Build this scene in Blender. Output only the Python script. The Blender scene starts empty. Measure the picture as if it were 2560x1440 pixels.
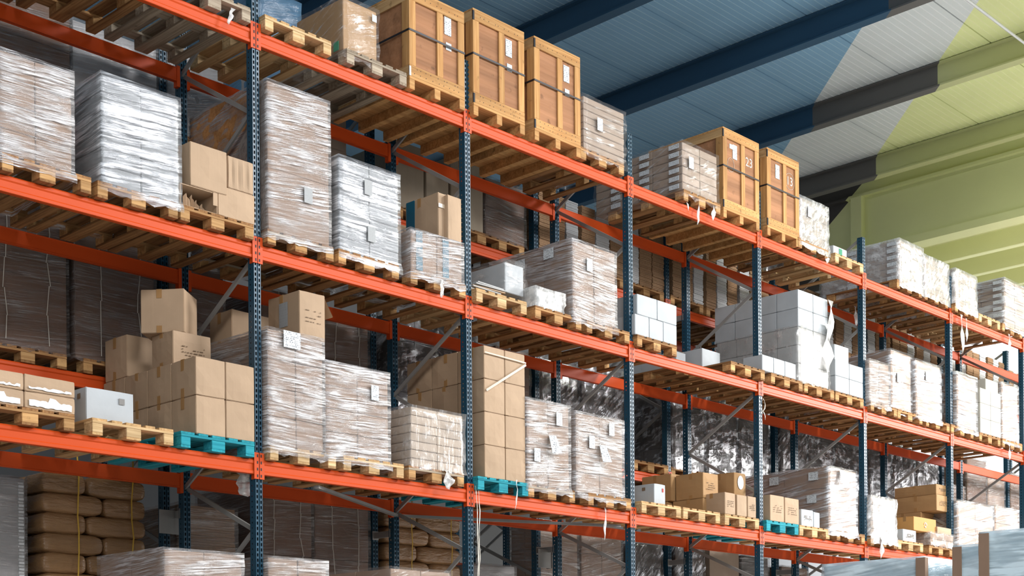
import bpy, bmesh, math, random
from mathutils import Vector, Matrix, noise

random.seed(7)
C = bpy.context.scene.collection
sc = bpy.context.scene
PI = math.pi

# ------------------------------------------------------------------ camera
# metres: x runs along the racking, y away from the aisle, z up
cam_d = bpy.data.cameras.new('camera')
cam = bpy.data.objects.new('camera', cam_d)
C.objects.link(cam)
YAW, ROLL = 0.806094, -0.008294
fwd = Vector((math.sin(YAW), math.cos(YAW), 0))
rgt = Vector((math.cos(YAW), -math.sin(YAW), 0))
upv = rgt.cross(fwd)
r2 = math.cos(ROLL) * rgt + math.sin(ROLL) * upv
u2 = -math.sin(ROLL) * rgt + math.cos(ROLL) * upv
m = Matrix((r2, u2, -fwd)).transposed().to_4x4()
m.translation = Vector((-8.043, -11.005, 1.6))
cam.matrix_world = m
cam_d.sensor_width = 36
cam_d.lens = 3551.9 / 2560 * 36
cam_d.shift_y = (1749.0 - 720) / 2560
cam_d.clip_end = 300
sc.camera = cam

# ------------------------------------------------------------------ light and exposure
sc.view_settings.view_transform = 'Standard'
sc.view_settings.look = 'None'
sc.view_settings.gamma = 1
sc.view_settings.use_curve_mapping = False
sc.view_settings.exposure = 0.0
w = bpy.data.worlds.new('daylight')
sc.world = w
w.use_nodes = True
wt = w.node_tree
bg = wt.nodes['Background']
# overcast daylight entering through the open aisle side, brightest beyond the open right end of the hall
tc = wt.nodes.new('ShaderNodeTexCoord')
dot = wt.nodes.new('ShaderNodeVectorMath'); dot.operation = 'DOT_PRODUCT'
dot.inputs[1].default_value = Vector((0.97, -0.10, 0.10)).normalized()
wt.links.new(tc.outputs['Generated'], dot.inputs[0])
mr = wt.nodes.new('ShaderNodeMapRange'); mr.interpolation_type = 'SMOOTHSTEP'
for i_, v_ in ((1, .72), (2, .95), (3, .13), (4, 2.6)):
    mr.inputs[i_].default_value = v_
wt.links.new(dot.outputs['Value'], mr.inputs[0])
wt.links.new(mr.outputs[0], bg.inputs[1])
bg.inputs[0].default_value = (0.94, 0.97, 1.0, 1)


def area(name, loc, target, sx, sy, power, col=(1, 1, 1)):
    l = bpy.data.lights.new(name, 'AREA')
    l.shape = 'RECTANGLE'
    l.size, l.size_y = sx, sy
    l.energy = power
    l.color = col
    o = bpy.data.objects.new(name, l)
    C.objects.link(o)
    o.location = loc
    o.rotation_euler = (Vector(target) - Vector(loc)).to_track_quat('-Z', 'Y').to_euler()
    return o


# daylight through the glazed strips of the opposite side and the big loading door beyond the right end
area('window_light', (-3, -17, 13.5), (0, 0, 5.5), 16, 2.2, 2300, (0.97, 0.98, 1))
area('window_light', (13, -15, 14.5), (7, 0, 5.0), 5, 2.2, 3000, (0.98, 0.98, 1))
area('door_light', (27, -11, 11.0), (13, 0, 5.0), 8, 6, 6500, (1, 0.985, 0.96))
area('side_fill_light', (-16, -13, 8.0), (2, -3, 3.0), 8, 5, 700, (0.93, 0.97, 1))  # unseen fill lamp added to brighten the left-facing sides

sc.cycles.max_bounces = 6
sc.cycles.diffuse_bounces = 3
sc.cycles.glossy_bounces = 2
sc.cycles.transmission_bounces = 2
sc.cycles.transparent_max_bounces = 10
sc.cycles.caustics_reflective = False
sc.cycles.caustics_refractive = False
sc.cycles.sample_clamp_indirect = 4
sc.cycles.use_denoising = True

# ------------------------------------------------------------------ measured items (world metres)
# PALLETS: tier, x of left side, y of front, z of underside, kind, label
# LOADS: x left, x right, y front, depth, z base, height, kind, carton grid, film, label, extras
# CARTONS: x centre, y front, z base, width, depth, height, material, turn, label, extras
PALLETS = [
    (3, -2.66, -0.07, 7.955, 'wood', 'worn wooden pallet, top tier, first bay, near slot empty'),
    (3, -1.8, -0.07, 7.955, 'wood', 'worn wooden pallet, top tier, first bay, centre slot empty'),
    (3, -0.9, -0.07, 7.955, 'grey', 'weathered grey wooden pallet, top tier, first bay, far slot empty'),
    (3, 0.063, -0.07, 7.955, 'new', 'clean pale wooden pallet, top tier, second bay, near slot empty'),
    (3, 1.057, -0.07, 7.955, 'grey', 'weathered grey wooden pallet, top tier, second bay, centre slot under carton'),
    (3, 4.604, -0.07, 7.955, 'wood', 'worn wooden pallet, top tier, third bay, far slot under small wrapped load'),
    (3, 6.586, -0.07, 7.955, 'wood', 'worn wooden pallet, top tier, fourth bay, centre slot under labelled cartons'),
    (3, 9.259, -0.07, 7.955, 'wood', 'worn wooden pallet, top tier, fifth bay, centre slot under wrapped load'),
    (3, 10.254, -0.07, 7.955, 'new', 'clean pale wooden pallet, top tier, fifth bay, far slot under small white box'),
    (3, 12.092, -0.07, 7.955, 'wood', 'worn wooden pallet, top tier, sixth bay, centre slot under labelled cartons'),
    (3, 12.974, -0.07, 7.955, 'wood', 'worn wooden pallet, top tier, sixth bay, far slot under wrapped load'),
    (3, 14.011, -0.07, 7.955, 'wood', 'worn wooden pallet, top tier, seventh bay, near slot under wrapped load'),
    (3, 14.895, -0.07, 7.955, 'new', 'clean pale wooden pallet, top tier, seventh bay, centre slot empty'),
    (3, 15.778, -0.07, 7.955, 'wood', 'worn wooden pallet, top tier, seventh bay, far slot under labelled cartons'),
    (2, -2.569, -0.07, 5.93, 'wood', 'worn wooden pallet, middle tier, first bay, near slot under wrapped load'),
    (2, -1.704, -0.07, 5.93, 'wood', 'worn wooden pallet, middle tier, first bay, centre slot under silvery load'),
    (2, -0.881, -0.07, 5.93, 'wood', 'worn wooden pallet, middle tier, first bay, far slot under crushed cartons'),
    (2, 0.072, -0.07, 5.93, 'film', 'film-smeared wooden pallet, middle tier, second bay, near slot under tall load'),
    (2, 0.924, -0.07, 5.93, 'wood', 'worn wooden pallet, middle tier, second bay, centre slot under silvery load'),
    (2, 1.89, -0.07, 5.93, 'wood', 'worn wooden pallet, middle tier, second bay, far slot under blue-taped cartons'),
    (2, 2.84, -0.07, 5.93, 'new', 'clean pale wooden pallet, middle tier, third bay, near slot under flat card'),
    (2, 3.794, -0.07, 5.93, 'wood', 'worn wooden pallet, middle tier, third bay, centre slot under white box'),
    (2, 4.693, -0.07, 5.93, 'wood', 'worn wooden pallet, middle tier, third bay, far slot under big brown load'),
    (2, 5.632, -0.07, 5.93, 'wood', 'worn wooden pallet, middle tier, fourth bay, near slot under white cartons'),
    (2, 7.286, 0.45, 5.93, 'wood', 'worn wooden pallet, middle tier, fourth bay, centre slot set far back'),
    (2, 7.602, -0.07, 5.93, 'wood', 'worn wooden pallet, middle tier, fourth bay, far slot empty'),
    (2, 8.567, -0.07, 5.93, 'wood', 'worn wooden pallet, middle tier, fifth bay, near slot under small white cartons'),
    (2, 9.403, -0.07, 5.93, 'wood', 'worn wooden pallet, middle tier, fifth bay, centre slot under tall white stack'),
    (2, 10.244, -0.07, 5.93, 'wood', 'worn wooden pallet, middle tier, fifth bay, far slot under five cartons'),
    (2, 11.249, -0.07, 5.93, 'wood', 'worn wooden pallet, middle tier, sixth bay, near slot under wrapped load'),
    (2, 12.084, -0.07, 5.93, 'wood', 'worn wooden pallet, middle tier, sixth bay, centre slot under wrapped load'),
    (2, 13.008, -0.07, 5.93, 'wood', 'worn wooden pallet, middle tier, sixth bay, far slot under wrapped load'),
    (2, 13.841, -0.07, 5.93, 'wood', 'worn wooden pallet, middle tier, seventh bay, near slot under wrapped load'),
    (2, 14.873, -0.07, 5.93, 'wood', 'worn wooden pallet, middle tier, seventh bay, centre slot under white cartons'),
    (2, 15.723, -0.07, 5.93, 'wood', 'worn wooden pallet, middle tier, seventh bay, far slot under white load'),
    (1, -2.737, -0.07, 3.89, 'wood', 'worn wooden pallet, lower tier, first bay, near slot under flat brown cartons'),
    (1, -1.773, -0.07, 3.89, 'new', 'clean pale wooden pallet, lower tier, first bay, centre slot under lone white box'),
    (1, -0.897, -0.07, 3.89, 'teal', 'teal painted wooden pallet, lower tier, first bay, far slot under brown cartons'),
    (1, 0.086, -0.07, 3.89, 'new', 'clean pale wooden pallet, lower tier, second bay, near slot under wrapped load'),
    (1, 0.967, -0.07, 3.89, 'new', 'clean pale wooden pallet, lower tier, second bay, centre slot under tall wrapped load'),
    (1, 1.836, -0.07, 3.89, 'film', 'film-smeared wooden pallet, lower tier, second bay, far slot under flat wrapped cartons'),
    (1, 2.849, -0.07, 3.89, 'teal', 'teal painted wooden pallet, lower tier, third bay, near slot under tall carton stack'),
    (1, 3.661, -0.07, 3.89, 'film', 'film-smeared wooden pallet, lower tier, third bay, centre slot under wrapped load'),
    (1, 4.674, -0.07, 3.89, 'wood', 'worn wooden pallet, lower tier, third bay, far slot under wrapped load'),
    (1, 5.688, -0.07, 3.89, 'new', 'clean pale wooden pallet, lower tier, fourth bay, near slot under white box'),
    (1, 6.537, -0.07, 3.89, 'new', 'clean pale wooden pallet, lower tier, fourth bay, centre slot under brown cartons'),
    (1, 7.456, -0.07, 3.89, 'new', 'clean pale wooden pallet, lower tier, fourth bay, far slot under small cartons'),
    (1, 8.432, -0.07, 3.89, 'teal', 'teal painted wooden pallet, lower tier, fifth bay, near slot under two cartons'),
    (1, 9.261, -0.07, 3.89, 'new', 'clean pale wooden pallet, lower tier, fifth bay, centre slot under two white boxes'),
    (1, 10.235, -0.07, 3.89, 'wood', 'worn wooden pallet, lower tier, fifth bay, far slot under tall wrapped load'),
    (1, 11.215, -0.07, 3.89, 'film', 'film-smeared wooden pallet, lower tier, sixth bay, near slot under wrapped load'),
    (1, 12.049, -0.07, 3.89, 'new', 'clean pale wooden pallet, lower tier, sixth bay, centre slot under white box'),
    (1, 13.07, -0.07, 3.89, 'wood', 'worn wooden pallet, lower tier, sixth bay, far slot under loose cartons'),
    (1, 13.936, -0.07, 3.89, 'wood', 'worn wooden pallet, lower tier, seventh bay, near slot under white load'),
    (1, 14.772, -0.07, 3.89, 'wood', 'worn wooden pallet, lower tier, seventh bay, centre slot under white load'),
    (1, 15.651, -0.07, 3.89, 'wood', 'worn wooden pallet, lower tier, seventh bay, far slot under white load'),
    (0, -1.0, -0.07, 1.865, 'wood', 'worn wooden pallet, bottom tier, first bay, far slot'),
    (0, 0.08, -0.07, 1.865, 'wood', 'worn wooden pallet, bottom tier, second bay, near slot'),
    (0, 1.0, -0.07, 1.865, 'wood', 'worn wooden pallet, bottom tier, second bay, centre slot'),
    ('b2', -1.9, 1.57, 4.82, 'wood', 'shaded wooden pallet, rear rack mid level, first bay near slot'),
    ('b2', -0.928, 1.57, 4.82, 'wood', 'shaded wooden pallet, rear rack mid level, first bay centre slot'),
    ('b3', -1.844, 1.57, 7.32, 'wood', 'shaded wooden pallet, rear rack high level, first bay near slot'),
    ('b3', -0.885, 1.57, 7.32, 'wood', 'shaded wooden pallet, rear rack high level, first bay centre slot'),
    ('b3', -0.07, 1.57, 7.32, 'wood', 'shaded wooden pallet, rear rack high level, second bay near slot'),
    ('b3', 0.946, 1.57, 7.32, 'wood', 'shaded wooden pallet, rear rack high level, second bay centre slot'),
    ('b3', 1.61, 1.57, 7.32, 'wood', 'shaded wooden pallet, rear rack high level, second bay far slot'),
    ('b3', 2.801, 1.57, 7.32, 'wood', 'shaded wooden pallet, rear rack high level, third bay near slot'),
    ('b3', 3.81, 1.57, 7.32, 'wood', 'shaded wooden pallet, rear rack high level, third bay middle slot'),
    ('b3', 4.571, 1.57, 7.32, 'wood', 'shaded wooden pallet, rear rack high level, third bay far slot'),
    ('b3', 5.641, 1.57, 7.32, 'wood', 'shaded wooden pallet, rear rack high level, fourth bay near slot'),
    ('b3', 6.592, 1.57, 7.32, 'wood', 'shaded wooden pallet, rear rack high level, fourth bay centre slot'),
    ('b3', 7.519, 1.57, 7.32, 'wood', 'shaded wooden pallet, rear rack high level, fourth bay far slot'),
    ('b3', 8.47, 1.57, 7.32, 'wood', 'shaded wooden pallet, rear rack high level, fifth bay near slot'),
    ('b3', 9.349, 1.57, 7.32, 'wood', 'shaded wooden pallet, rear rack high level, fifth bay centre slot'),
    ('b3', 10.225, 1.57, 7.32, 'wood', 'shaded wooden pallet, rear rack high level, fifth bay far slot'),
    ('b3', 12.139, 1.57, 7.32, 'wood', 'shaded wooden pallet, rear rack high level, sixth bay centre slot'),
    ('b3', 13.012, 1.57, 7.32, 'wood', 'shaded wooden pallet, rear rack high level, sixth bay far slot'),
    ('b3', 14.06, 1.57, 7.32, 'wood', 'shaded wooden pallet, rear rack high level, seventh bay near slot'),
    ('b3', 14.934, 1.57, 7.32, 'wood', 'shaded wooden pallet, rear rack high level, seventh bay centre slot'),
    ('b3', 15.806, 1.57, 7.32, 'wood', 'shaded wooden pallet, rear rack high level, seventh bay far slot'),
    ('b3', 16.887, 1.57, 7.32, 'wood', 'shaded wooden pallet, rear rack high level, eighth bay near slot'),
    ('b2', -0.095, 1.57, 4.82, 'wood', 'shaded wooden pallet, rear rack mid level, second bay near slot'),
    ('b2', 1.105, 1.57, 4.82, 'wood', 'shaded wooden pallet, rear rack mid level, second bay centre slot'),
    ('b2', 1.905, 1.57, 4.82, 'wood', 'shaded wooden pallet, rear rack mid level, second bay far slot'),
    ('b2', 2.971, 1.57, 4.82, 'wood', 'shaded wooden pallet, rear rack mid level, third bay near slot'),
    ('b2', 3.724, 1.57, 4.82, 'wood', 'shaded wooden pallet, rear rack mid level, third bay centre slot'),
    ('b2', 4.639, 1.57, 4.82, 'wood', 'shaded wooden pallet, rear rack mid level, third bay far slot'),
    ('b2', 5.593, 1.57, 4.82, 'wood', 'shaded wooden pallet, rear rack mid level, fourth bay near slot'),
    ('b2', 6.524, 1.57, 4.82, 'wood', 'shaded wooden pallet, rear rack mid level, fourth bay centre slot'),
    ('b2', 7.56, 1.57, 4.82, 'wood', 'shaded wooden pallet, rear rack mid level, fourth bay far slot'),
    ('b2', 8.455, 1.57, 4.82, 'wood', 'shaded wooden pallet, rear rack mid level, fifth bay near slot'),
    ('b2', 9.281, 1.57, 4.82, 'wood', 'shaded wooden pallet, rear rack mid level, fifth bay centre slot'),
    ('b2', 10.154, 1.57, 4.82, 'wood', 'shaded wooden pallet, rear rack mid level, fifth bay far slot'),
    ('b2', 11.271, 1.57, 4.82, 'wood', 'shaded wooden pallet, rear rack mid level, sixth bay near slot'),
    ('b2', 12.099, 1.57, 4.82, 'wood', 'shaded wooden pallet, rear rack mid level, sixth bay centre slot'),
    ('b2', 12.972, 1.57, 4.82, 'wood', 'shaded wooden pallet, rear rack mid level, sixth bay far slot'),
    ('b2', 14.018, 1.57, 4.82, 'wood', 'shaded wooden pallet, rear rack mid level, seventh bay near slot'),
    ('b2', 14.862, 1.57, 4.82, 'wood', 'shaded wooden pallet, rear rack mid level, seventh bay centre slot'),
    ('b2', 15.763, 1.57, 4.82, 'wood', 'shaded wooden pallet, rear rack mid level, seventh bay far slot'),
    ('b2', 16.842, 1.57, 4.82, 'wood', 'shaded wooden pallet, rear rack mid level, eighth bay near slot'),
    ('b1', -2.35, 1.57, 2.32, 'wood', 'shaded wooden pallet, rear rack low level, first bay near slot'),
    ('b1', -1.026, 1.57, 2.32, 'wood', 'shaded wooden pallet, rear rack low level, first bay centre slot'),
    ('b1', 0.042, 1.57, 2.32, 'wood', 'shaded wooden pallet, rear rack low level, second bay near slot'),
    ('b1', 1.062, 1.57, 2.32, 'wood', 'shaded wooden pallet, rear rack low level, second bay centre slot'),
    ('b1', 1.89, 1.57, 2.32, 'wood', 'shaded wooden pallet, rear rack low level, second bay far slot'),
    ('b1', 3.395, 1.57, 2.32, 'wood', 'shaded wooden pallet, rear rack low level, third bay near slot'),
    ('b1', 4.331, 1.57, 2.32, 'wood', 'shaded wooden pallet, rear rack low level, third bay centre slot'),
    ('b1', 5.562, 1.57, 2.32, 'wood', 'shaded wooden pallet, rear rack low level, fourth bay near slot'),
    ('b1', 6.491, 1.57, 2.32, 'wood', 'shaded wooden pallet, rear rack low level, fourth bay centre slot'),
    ('b1', 7.386, 1.57, 2.32, 'wood', 'shaded wooden pallet, rear rack low level, fourth bay far slot'),
    ('b1', 8.4, 1.57, 2.32, 'wood', 'shaded wooden pallet, rear rack low level, fifth bay near slot'),
    ('b1', 9.33, 1.57, 2.32, 'wood', 'shaded wooden pallet, rear rack low level, fifth bay centre slot'),
    ('b1', 10.117, 1.57, 2.32, 'wood', 'shaded wooden pallet, rear rack low level, fifth bay far slot'),
    ('b1', 11.257, 1.57, 2.32, 'wood', 'shaded wooden pallet, rear rack low level, sixth bay near slot'),
    ('b3', 17.806, 1.57, 7.32, 'wood', 'shaded wooden pallet, rear rack high level, eighth bay centre slot'),
    ('b3', 18.624, 1.57, 7.32, 'wood', 'shaded wooden pallet, rear rack high level, eighth bay far slot'),
    ('b2', 17.76, 1.57, 4.82, 'wood', 'shaded wooden pallet, rear rack mid level, eighth bay centre slot'),
    ('b2', 18.577, 1.57, 4.82, 'wood', 'shaded wooden pallet, rear rack mid level, eighth bay far slot'),
    ('b3', 19.44, 1.57, 7.32, 'wood', 'shaded wooden pallet, rear rack high level, far end bay near slot'),
    ('b2', 19.43, 1.57, 4.82, 'wood', 'shaded wooden pallet, rear rack mid level, far end bay near slot'),
    ('b1', 16.797, 1.57, 2.32, 'wood', 'shaded wooden pallet, rear rack low level, eighth bay near slot'),
]
LOADS = [
    (-2.594, -1.933, -0.05, 1.1, 6.074, 0.842, 'brown', (2, 3, 4), 'film', 'tall brown load in glossy stretch film in first bay, middle tier', {}),
    (-1.653, -0.882, -0.05, 1.1, 6.074, 0.932, 'white', (2, 2, 6), 'silver', 'silvery white wrapped load of grey cartons, second load of first bay, middle tier', {}),
    (0.092, 0.832, -0.05, 1.26, 6.074, 1.413, 'osb', (1, 1, 2), 'film', 'tallest brown wrapped load beside chipboard side, just past first blue post', {'tag': [(0.62, 0.3)]}),
    (0.96, 1.745, -0.05, 1.0, 6.074, 0.928, 'white', (2, 2, 7), 'silver', 'silvery white wrapped load with grey tag, middle of second bay, middle tier', {'tag': [(0.45, 0.75), (0.5, 0.25)]}),
    (1.914, 2.658, -0.05, 0.95, 6.074, 0.429, 'brown', (2, 1, 1), 'film', 'film-wrapped carton pair with blue tape under two taller boxes', {'bluetape': 1}),
    (4.452, 5.236, -0.05, 1.33, 6.074, 0.9, 'brown', (2, 3, 3), 'film', 'big brown cube load in streaky film, third bay, middle tier', {'label': [('L', 0.2, 0.9), ('L', 0.55, 0.86)], 'tag': [(0.35, 0.72)]}),
    (9.277, 10.077, -0.05, 1.4, 6.074, 0.773, 'whitebox', (2, 4, 3), 'drape', 'lower layers of tall white carton stack in torn film, fifth bay', {}),
    (11.216, 11.821, -0.06, 1.1, 6.074, 0.626, 'brown', (2, 2, 4), 'film', 'short wrapped load in crumpled film just past fifth post', {}),
    (11.982, 12.631, 0.0, 1.1, 6.074, 0.92, 'brown', (1, 1, 4), 'silver', 'wrapped load with bright film, centre of sixth bay, middle tier', {'tag': [(0.3, 0.55)]}),
    (12.677, 13.508, -0.05, 1.1, 6.074, 0.872, 'brown', (1, 1, 4), 'silver', 'wrapped load with small grey tag, far end of sixth bay', {'tag': [(0.4, 0.75)]}),
    (14.078, 14.792, -0.05, 1.1, 6.074, 0.894, 'brown', (1, 3, 4), 'silver', 'wrapped load just before white cartons in seventh bay, middle tier', {'label': [('L', 0.2, 0.85), ('L', 0.2, 0.6), ('L', 0.2, 0.35)]}),
    (15.753, 16.411, -0.05, 1.1, 6.074, 0.989, 'brown', (1, 1, 4), 'silver', 'bright white wrapped load just past the cream cartons, seventh bay', {}),
    (1.045, 1.492, -0.03, 0.75, 8.099, 0.517, 'browncarton', (1, 1, 1), 'clear', 'single tall brown carton in clear film, green mark at base, top tier', {'green': 1}),
    (4.674, 5.434, -0.05, 0.9, 8.099, 0.624, 'tan', (1, 1, 8), 'clear', 'short tan load of flat cartons with shipping label beside third crate', {'tag': [(0.35, 0.55)], 'dome': 1}),
    (6.597, 7.356, -0.05, 1.45, 8.099, 0.616, 'tan', (2, 3, 6), 'clear', 'labelled carton load in torn film beside fourth crate, top tier', {'slabels': 1, 'tag': [(0.2, 0.6)]}),
    (9.337, 10.085, -0.05, 1.0, 8.099, 0.601, 'tan', (2, 2, 5), 'crumple', 'crumpled film load just past last crate, top tier', {'tag': [(0.3, 0.7)]}),
    (12.183, 12.934, -0.05, 1.4, 8.099, 0.638, 'tan', (2, 2, 6), 'crumple', 'labelled carton load just past fifth post, first of two, top tier', {'slabels': 1}),
    (12.969, 13.802, -0.05, 1.1, 8.099, 0.567, 'tan', (2, 2, 6), 'crumple', 'crumpled film load in sixth bay touching sixth post, top tier', {}),
    (14.052, 14.809, -0.05, 1.1, 8.099, 0.574, 'tan', (2, 2, 6), 'crumple', 'crumpled film load just past sixth post, top tier', {}),
    (15.898, 16.744, -0.05, 1.3, 8.099, 0.806, 'tan', (2, 3, 7), 'silver', 'labelled carton load in seventh bay, top tier', {'slabels': 1, 'dome': 1}),
    (0.072, 0.736, -0.05, 1.3, 4.034, 1.1, 'brown', (2, 3, 4), 'film', 'brown carton load in loose film below an opened carton, lower tier', {'label': [('T', 0.4, 0.97)]}),
    (0.762, 1.585, -0.05, 1.1, 4.034, 0.901, 'brown', (2, 2, 4), 'film', 'tall streaky wrapped load with dark tear in film, second bay, lower tier', {'tag': [(0.75, 0.75)]}),
    (1.888, 2.648, -0.05, 0.9, 4.034, 0.623, 'tanlight', (2, 2, 7), 'drape', 'low load of flat tan cartons under draped film, second bay, lower tier', {}),
    (3.644, 4.372, -0.05, 1.1, 4.034, 0.965, 'brown', (2, 2, 4), 'film', 'wrapped load with folded paper flap beside tall carton stack, lower tier', {'tag': [(0.72, 0.82), (0.2, 0.35)], 'flap': (0.55, 0.5)}),
    (4.483, 5.353, -0.05, 1.1, 4.034, 0.925, 'brown', (2, 2, 4), 'film', 'wrapped load with folded paper flap just before third post', {'tag': [(0.72, 0.86), (0.3, 0.65)], 'flap': (0.52, 0.52), 'label': [('L', 0.15, 0.8), ('L', 0.15, 0.5)]}),
    (10.045, 10.832, -0.05, 1.5, 4.034, 0.915, 'brown', (1, 2, 3), 'silver', 'three-layer brown load with white labels just before fifth post, lower tier', {'label': [('L', 0.1, 0.88), ('L', 0.55, 0.88), ('L', 0.12, 0.52)], 'flap': (0.4, 0.86)}),
    (11.247, 12.002, -0.05, 1.0, 4.034, 0.602, 'tan', (1, 1, 5), 'crumple', 'crumpled film load just past fifth post, lower tier', {}),
    (13.133, 13.932, -0.05, 1.3, 4.034, 0.207, 'brown', (1, 2, 2), 'drape', 'low brown load in sagging film just before sixth post, lower tier', {}),
    (14.055, 15.388, -0.05, 1.1, 4.034, 0.81, 'brown', (2, 2, 3), 'silver', 'glaring white wrapped load just past sixth post, lower tier', {}),
    (15.447, 16.385, -0.05, 1.1, 4.034, 0.84, 'brown', (1, 2, 3), 'silver', 'glaring white wrapped load second from sixth post, lower tier', {}),
    (-1.072, -0.236, -0.05, 1.1, 2.009, 0.956, 'brown', (2, 2, 3), 'film', 'wide wrapped load on bottom tier, beside brown sacks', {}),
    (0.06, 0.762, -0.05, 1.1, 2.009, 0.956, 'brown', (2, 2, 3), 'film', 'wrapped load at bottom edge just past first blue post', {}),
    (1.589, 2.437, -0.05, 1.1, 2.009, 0.948, 'brown', (2, 2, 3), 'clear', 'wrapped load at bottom edge just before second blue post', {}),
    (-1.998, -1.081, 1.6, 1.1, 4.964, 1.386, 'dark', (1, 1, 2), 'dim', 'dark brown wrapped stack with white strings, rear rack, above flat cartons', {'strings': 1}),
    (-0.998, -0.106, 1.6, 1.1, 4.964, 1.386, 'dark', (1, 1, 2), 'dim', 'dark brown wrapped stack with white strings beside rear blue post', {'strings': 1}),
    (-1.938, -1.023, 1.6, 1.1, 7.464, 0.886, 'dark', (1, 1, 2), 'dim', 'dim brown wrapped load behind glossy first load, under top tier', {}),
    (-1.001, -0.062, 1.6, 1.1, 7.464, 0.786, 'grey', (1, 1, 1), 'dim', 'grey film-covered load behind silvery load, under top tier', {}),
    (0.067, 0.754, 1.6, 1.1, 7.464, 0.836, 'grey', (1, 1, 1), 'dim', 'grey film-covered load behind first blue frame, high level', {}),
    (1.217, 1.772, 1.6, 1.1, 7.464, 1.886, 'bluefilm', (1, 1, 1), 'dim', 'tall load in blue film at top, behind empty clean pallet', {}),
    (2.041, 2.437, 1.6, 1.1, 7.464, 0.836, 'tan', (1, 2, 2), None, 'brown cartons behind tall wrapped load, rear rack', {}),
    (3.149, 3.632, 1.6, 1.1, 7.464, 0.786, 'beige', (1, 1, 1), None, 'large beige carton on rear rack, just before shaded carton', {}),
    (3.67, 4.045, 1.6, 1.1, 7.464, 0.636, 'beige', (1, 1, 1), None, 'beige carton behind second blue post on rear rack', {}),
    (4.085, 4.643, 1.6, 1.1, 7.464, 0.836, 'beige', (1, 1, 1), None, 'tall beige carton just past second post, rear rack', {}),
    (4.684, 5.407, 1.6, 1.1, 7.464, 0.736, 'dark', (1, 1, 2), 'dim', 'brown wrapped load with bright film skirt, rear rack just past second post', {}),
    (5.68, 6.479, 1.6, 1.1, 7.464, 0.836, 'boards', (3, 1, 1), None, 'stack of flat cardboard blanks just past third rear post', {}),
    (6.535, 7.433, 1.6, 1.1, 7.464, 0.836, 'boards', (3, 1, 1), None, 'stack of flat cardboard blanks just before third front post', {}),
    (7.492, 8.362, 1.6, 1.1, 7.464, 0.836, 'boards', (3, 1, 1), None, 'stack of white and brown blanks above white carton pair', {}),
    (8.549, 9.315, 1.6, 1.1, 7.464, 0.836, 'boards', (3, 1, 1), None, 'stack of flat blanks just past fourth rear post', {}),
    (9.374, 10.196, 1.6, 1.1, 7.464, 0.836, 'boards', (3, 1, 1), None, 'stack of flat blanks with white bundle behind grey brace', {}),
    (10.247, 11.075, 1.6, 1.1, 7.464, 0.836, 'boards', (3, 1, 1), None, 'stack of flat blanks hidden partly by tall white stack', {}),
    (12.184, 12.993, 1.6, 1.1, 7.464, 0.836, 'boards', (3, 1, 1), None, 'stack of flat blanks just past tall white stack', {}),
    (13.055, 13.868, 1.6, 1.1, 7.464, 0.836, 'boards', (3, 1, 1), None, 'stack of flat blanks beside fifth front post', {}),
    (14.109, 14.919, 1.6, 1.1, 7.464, 0.836, 'boards', (3, 1, 1), None, 'stack of flat blanks showing just past fifth post', {}),
    (14.974, 15.795, 1.6, 1.1, 7.464, 0.836, 'boards', (3, 1, 1), None, 'stack of flat blanks above bright wrapped trio', {}),
    (15.853, 16.67, 1.6, 1.1, 7.464, 0.836, 'boards', (3, 1, 1), None, 'stack of flat blanks near sixth post, rear rack', {}),
    (16.936, 17.753, 1.6, 1.1, 7.464, 0.636, 'grey', (1, 1, 1), 'dim', 'pale film-covered load behind cream cartons, rear rack', {}),
    (0.066, 0.728, 1.6, 1.1, 4.964, 1.236, 'dark', (1, 1, 2), 'dim', 'dark wrapped load behind tilted carton, rear rack', {}),
    (1.218, 1.931, 1.6, 1.1, 4.964, 1.136, 'dark', (1, 1, 2), 'dim', 'dark wrapped load behind opened carton, rear rack', {'strings': 1}),
    (2.015, 2.734, 1.6, 1.1, 4.964, 1.036, 'dark', (1, 1, 2), 'dim', 'brown wrapped load with strings above tall streaky load', {'strings': 1}),
    (3.122, 3.802, 1.6, 1.1, 4.964, 1.236, 'shiny', (2, 2, 4), 'glint', 'dark shiny film load behind shaded carton columns', {}),
    (3.84, 4.557, 1.6, 1.1, 4.964, 1.236, 'shiny', (2, 2, 4), 'glint', 'dark shiny film load behind second blue post', {}),
    (4.842, 5.474, 1.6, 1.1, 4.964, 1.136, 'dark', (1, 1, 2), 'glint', 'dark film load just past tall carton stack, rear rack', {}),
    (5.65, 6.43, 1.6, 1.1, 4.964, 1.136, 'shiny', (2, 2, 4), 'glint', 'dark shiny film load behind paired flap loads', {}),
    (6.503, 7.364, 1.6, 1.1, 4.964, 1.186, 'shiny', (2, 2, 4), 'glint', 'dark crumpled film load just before third post, rear rack', {}),
    (8.515, 9.3, 1.6, 1.1, 4.964, 1.236, 'shiny', (2, 2, 4), 'glint', 'shiny film load just past fourth rear post', {}),
    (9.339, 10.127, 1.6, 1.1, 4.964, 1.236, 'shiny', (2, 2, 4), 'glint', 'shiny film load above stickered carton', {}),
    (10.19, 11.003, 1.6, 1.1, 4.964, 1.236, 'shiny', (2, 2, 4), 'glint', 'shiny film load behind fourth front post', {}),
    (11.343, 12.122, 1.6, 1.1, 4.964, 1.186, 'shiny', (2, 2, 4), 'glint', 'shiny film load above labelled three-layer load', {}),
    (12.169, 12.953, 1.6, 1.1, 4.964, 1.186, 'shiny', (2, 2, 4), 'glint', 'dim film load just before fifth front post', {}),
    (13.015, 13.827, 1.6, 1.1, 4.964, 1.136, 'shiny', (2, 2, 4), 'glint', 'dim film load behind fifth front post', {}),
    (14.096, 14.876, 1.6, 1.1, 4.964, 1.136, 'shiny', (2, 2, 4), 'glint', 'dark film load just past fifth post behind grey brace', {}),
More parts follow.
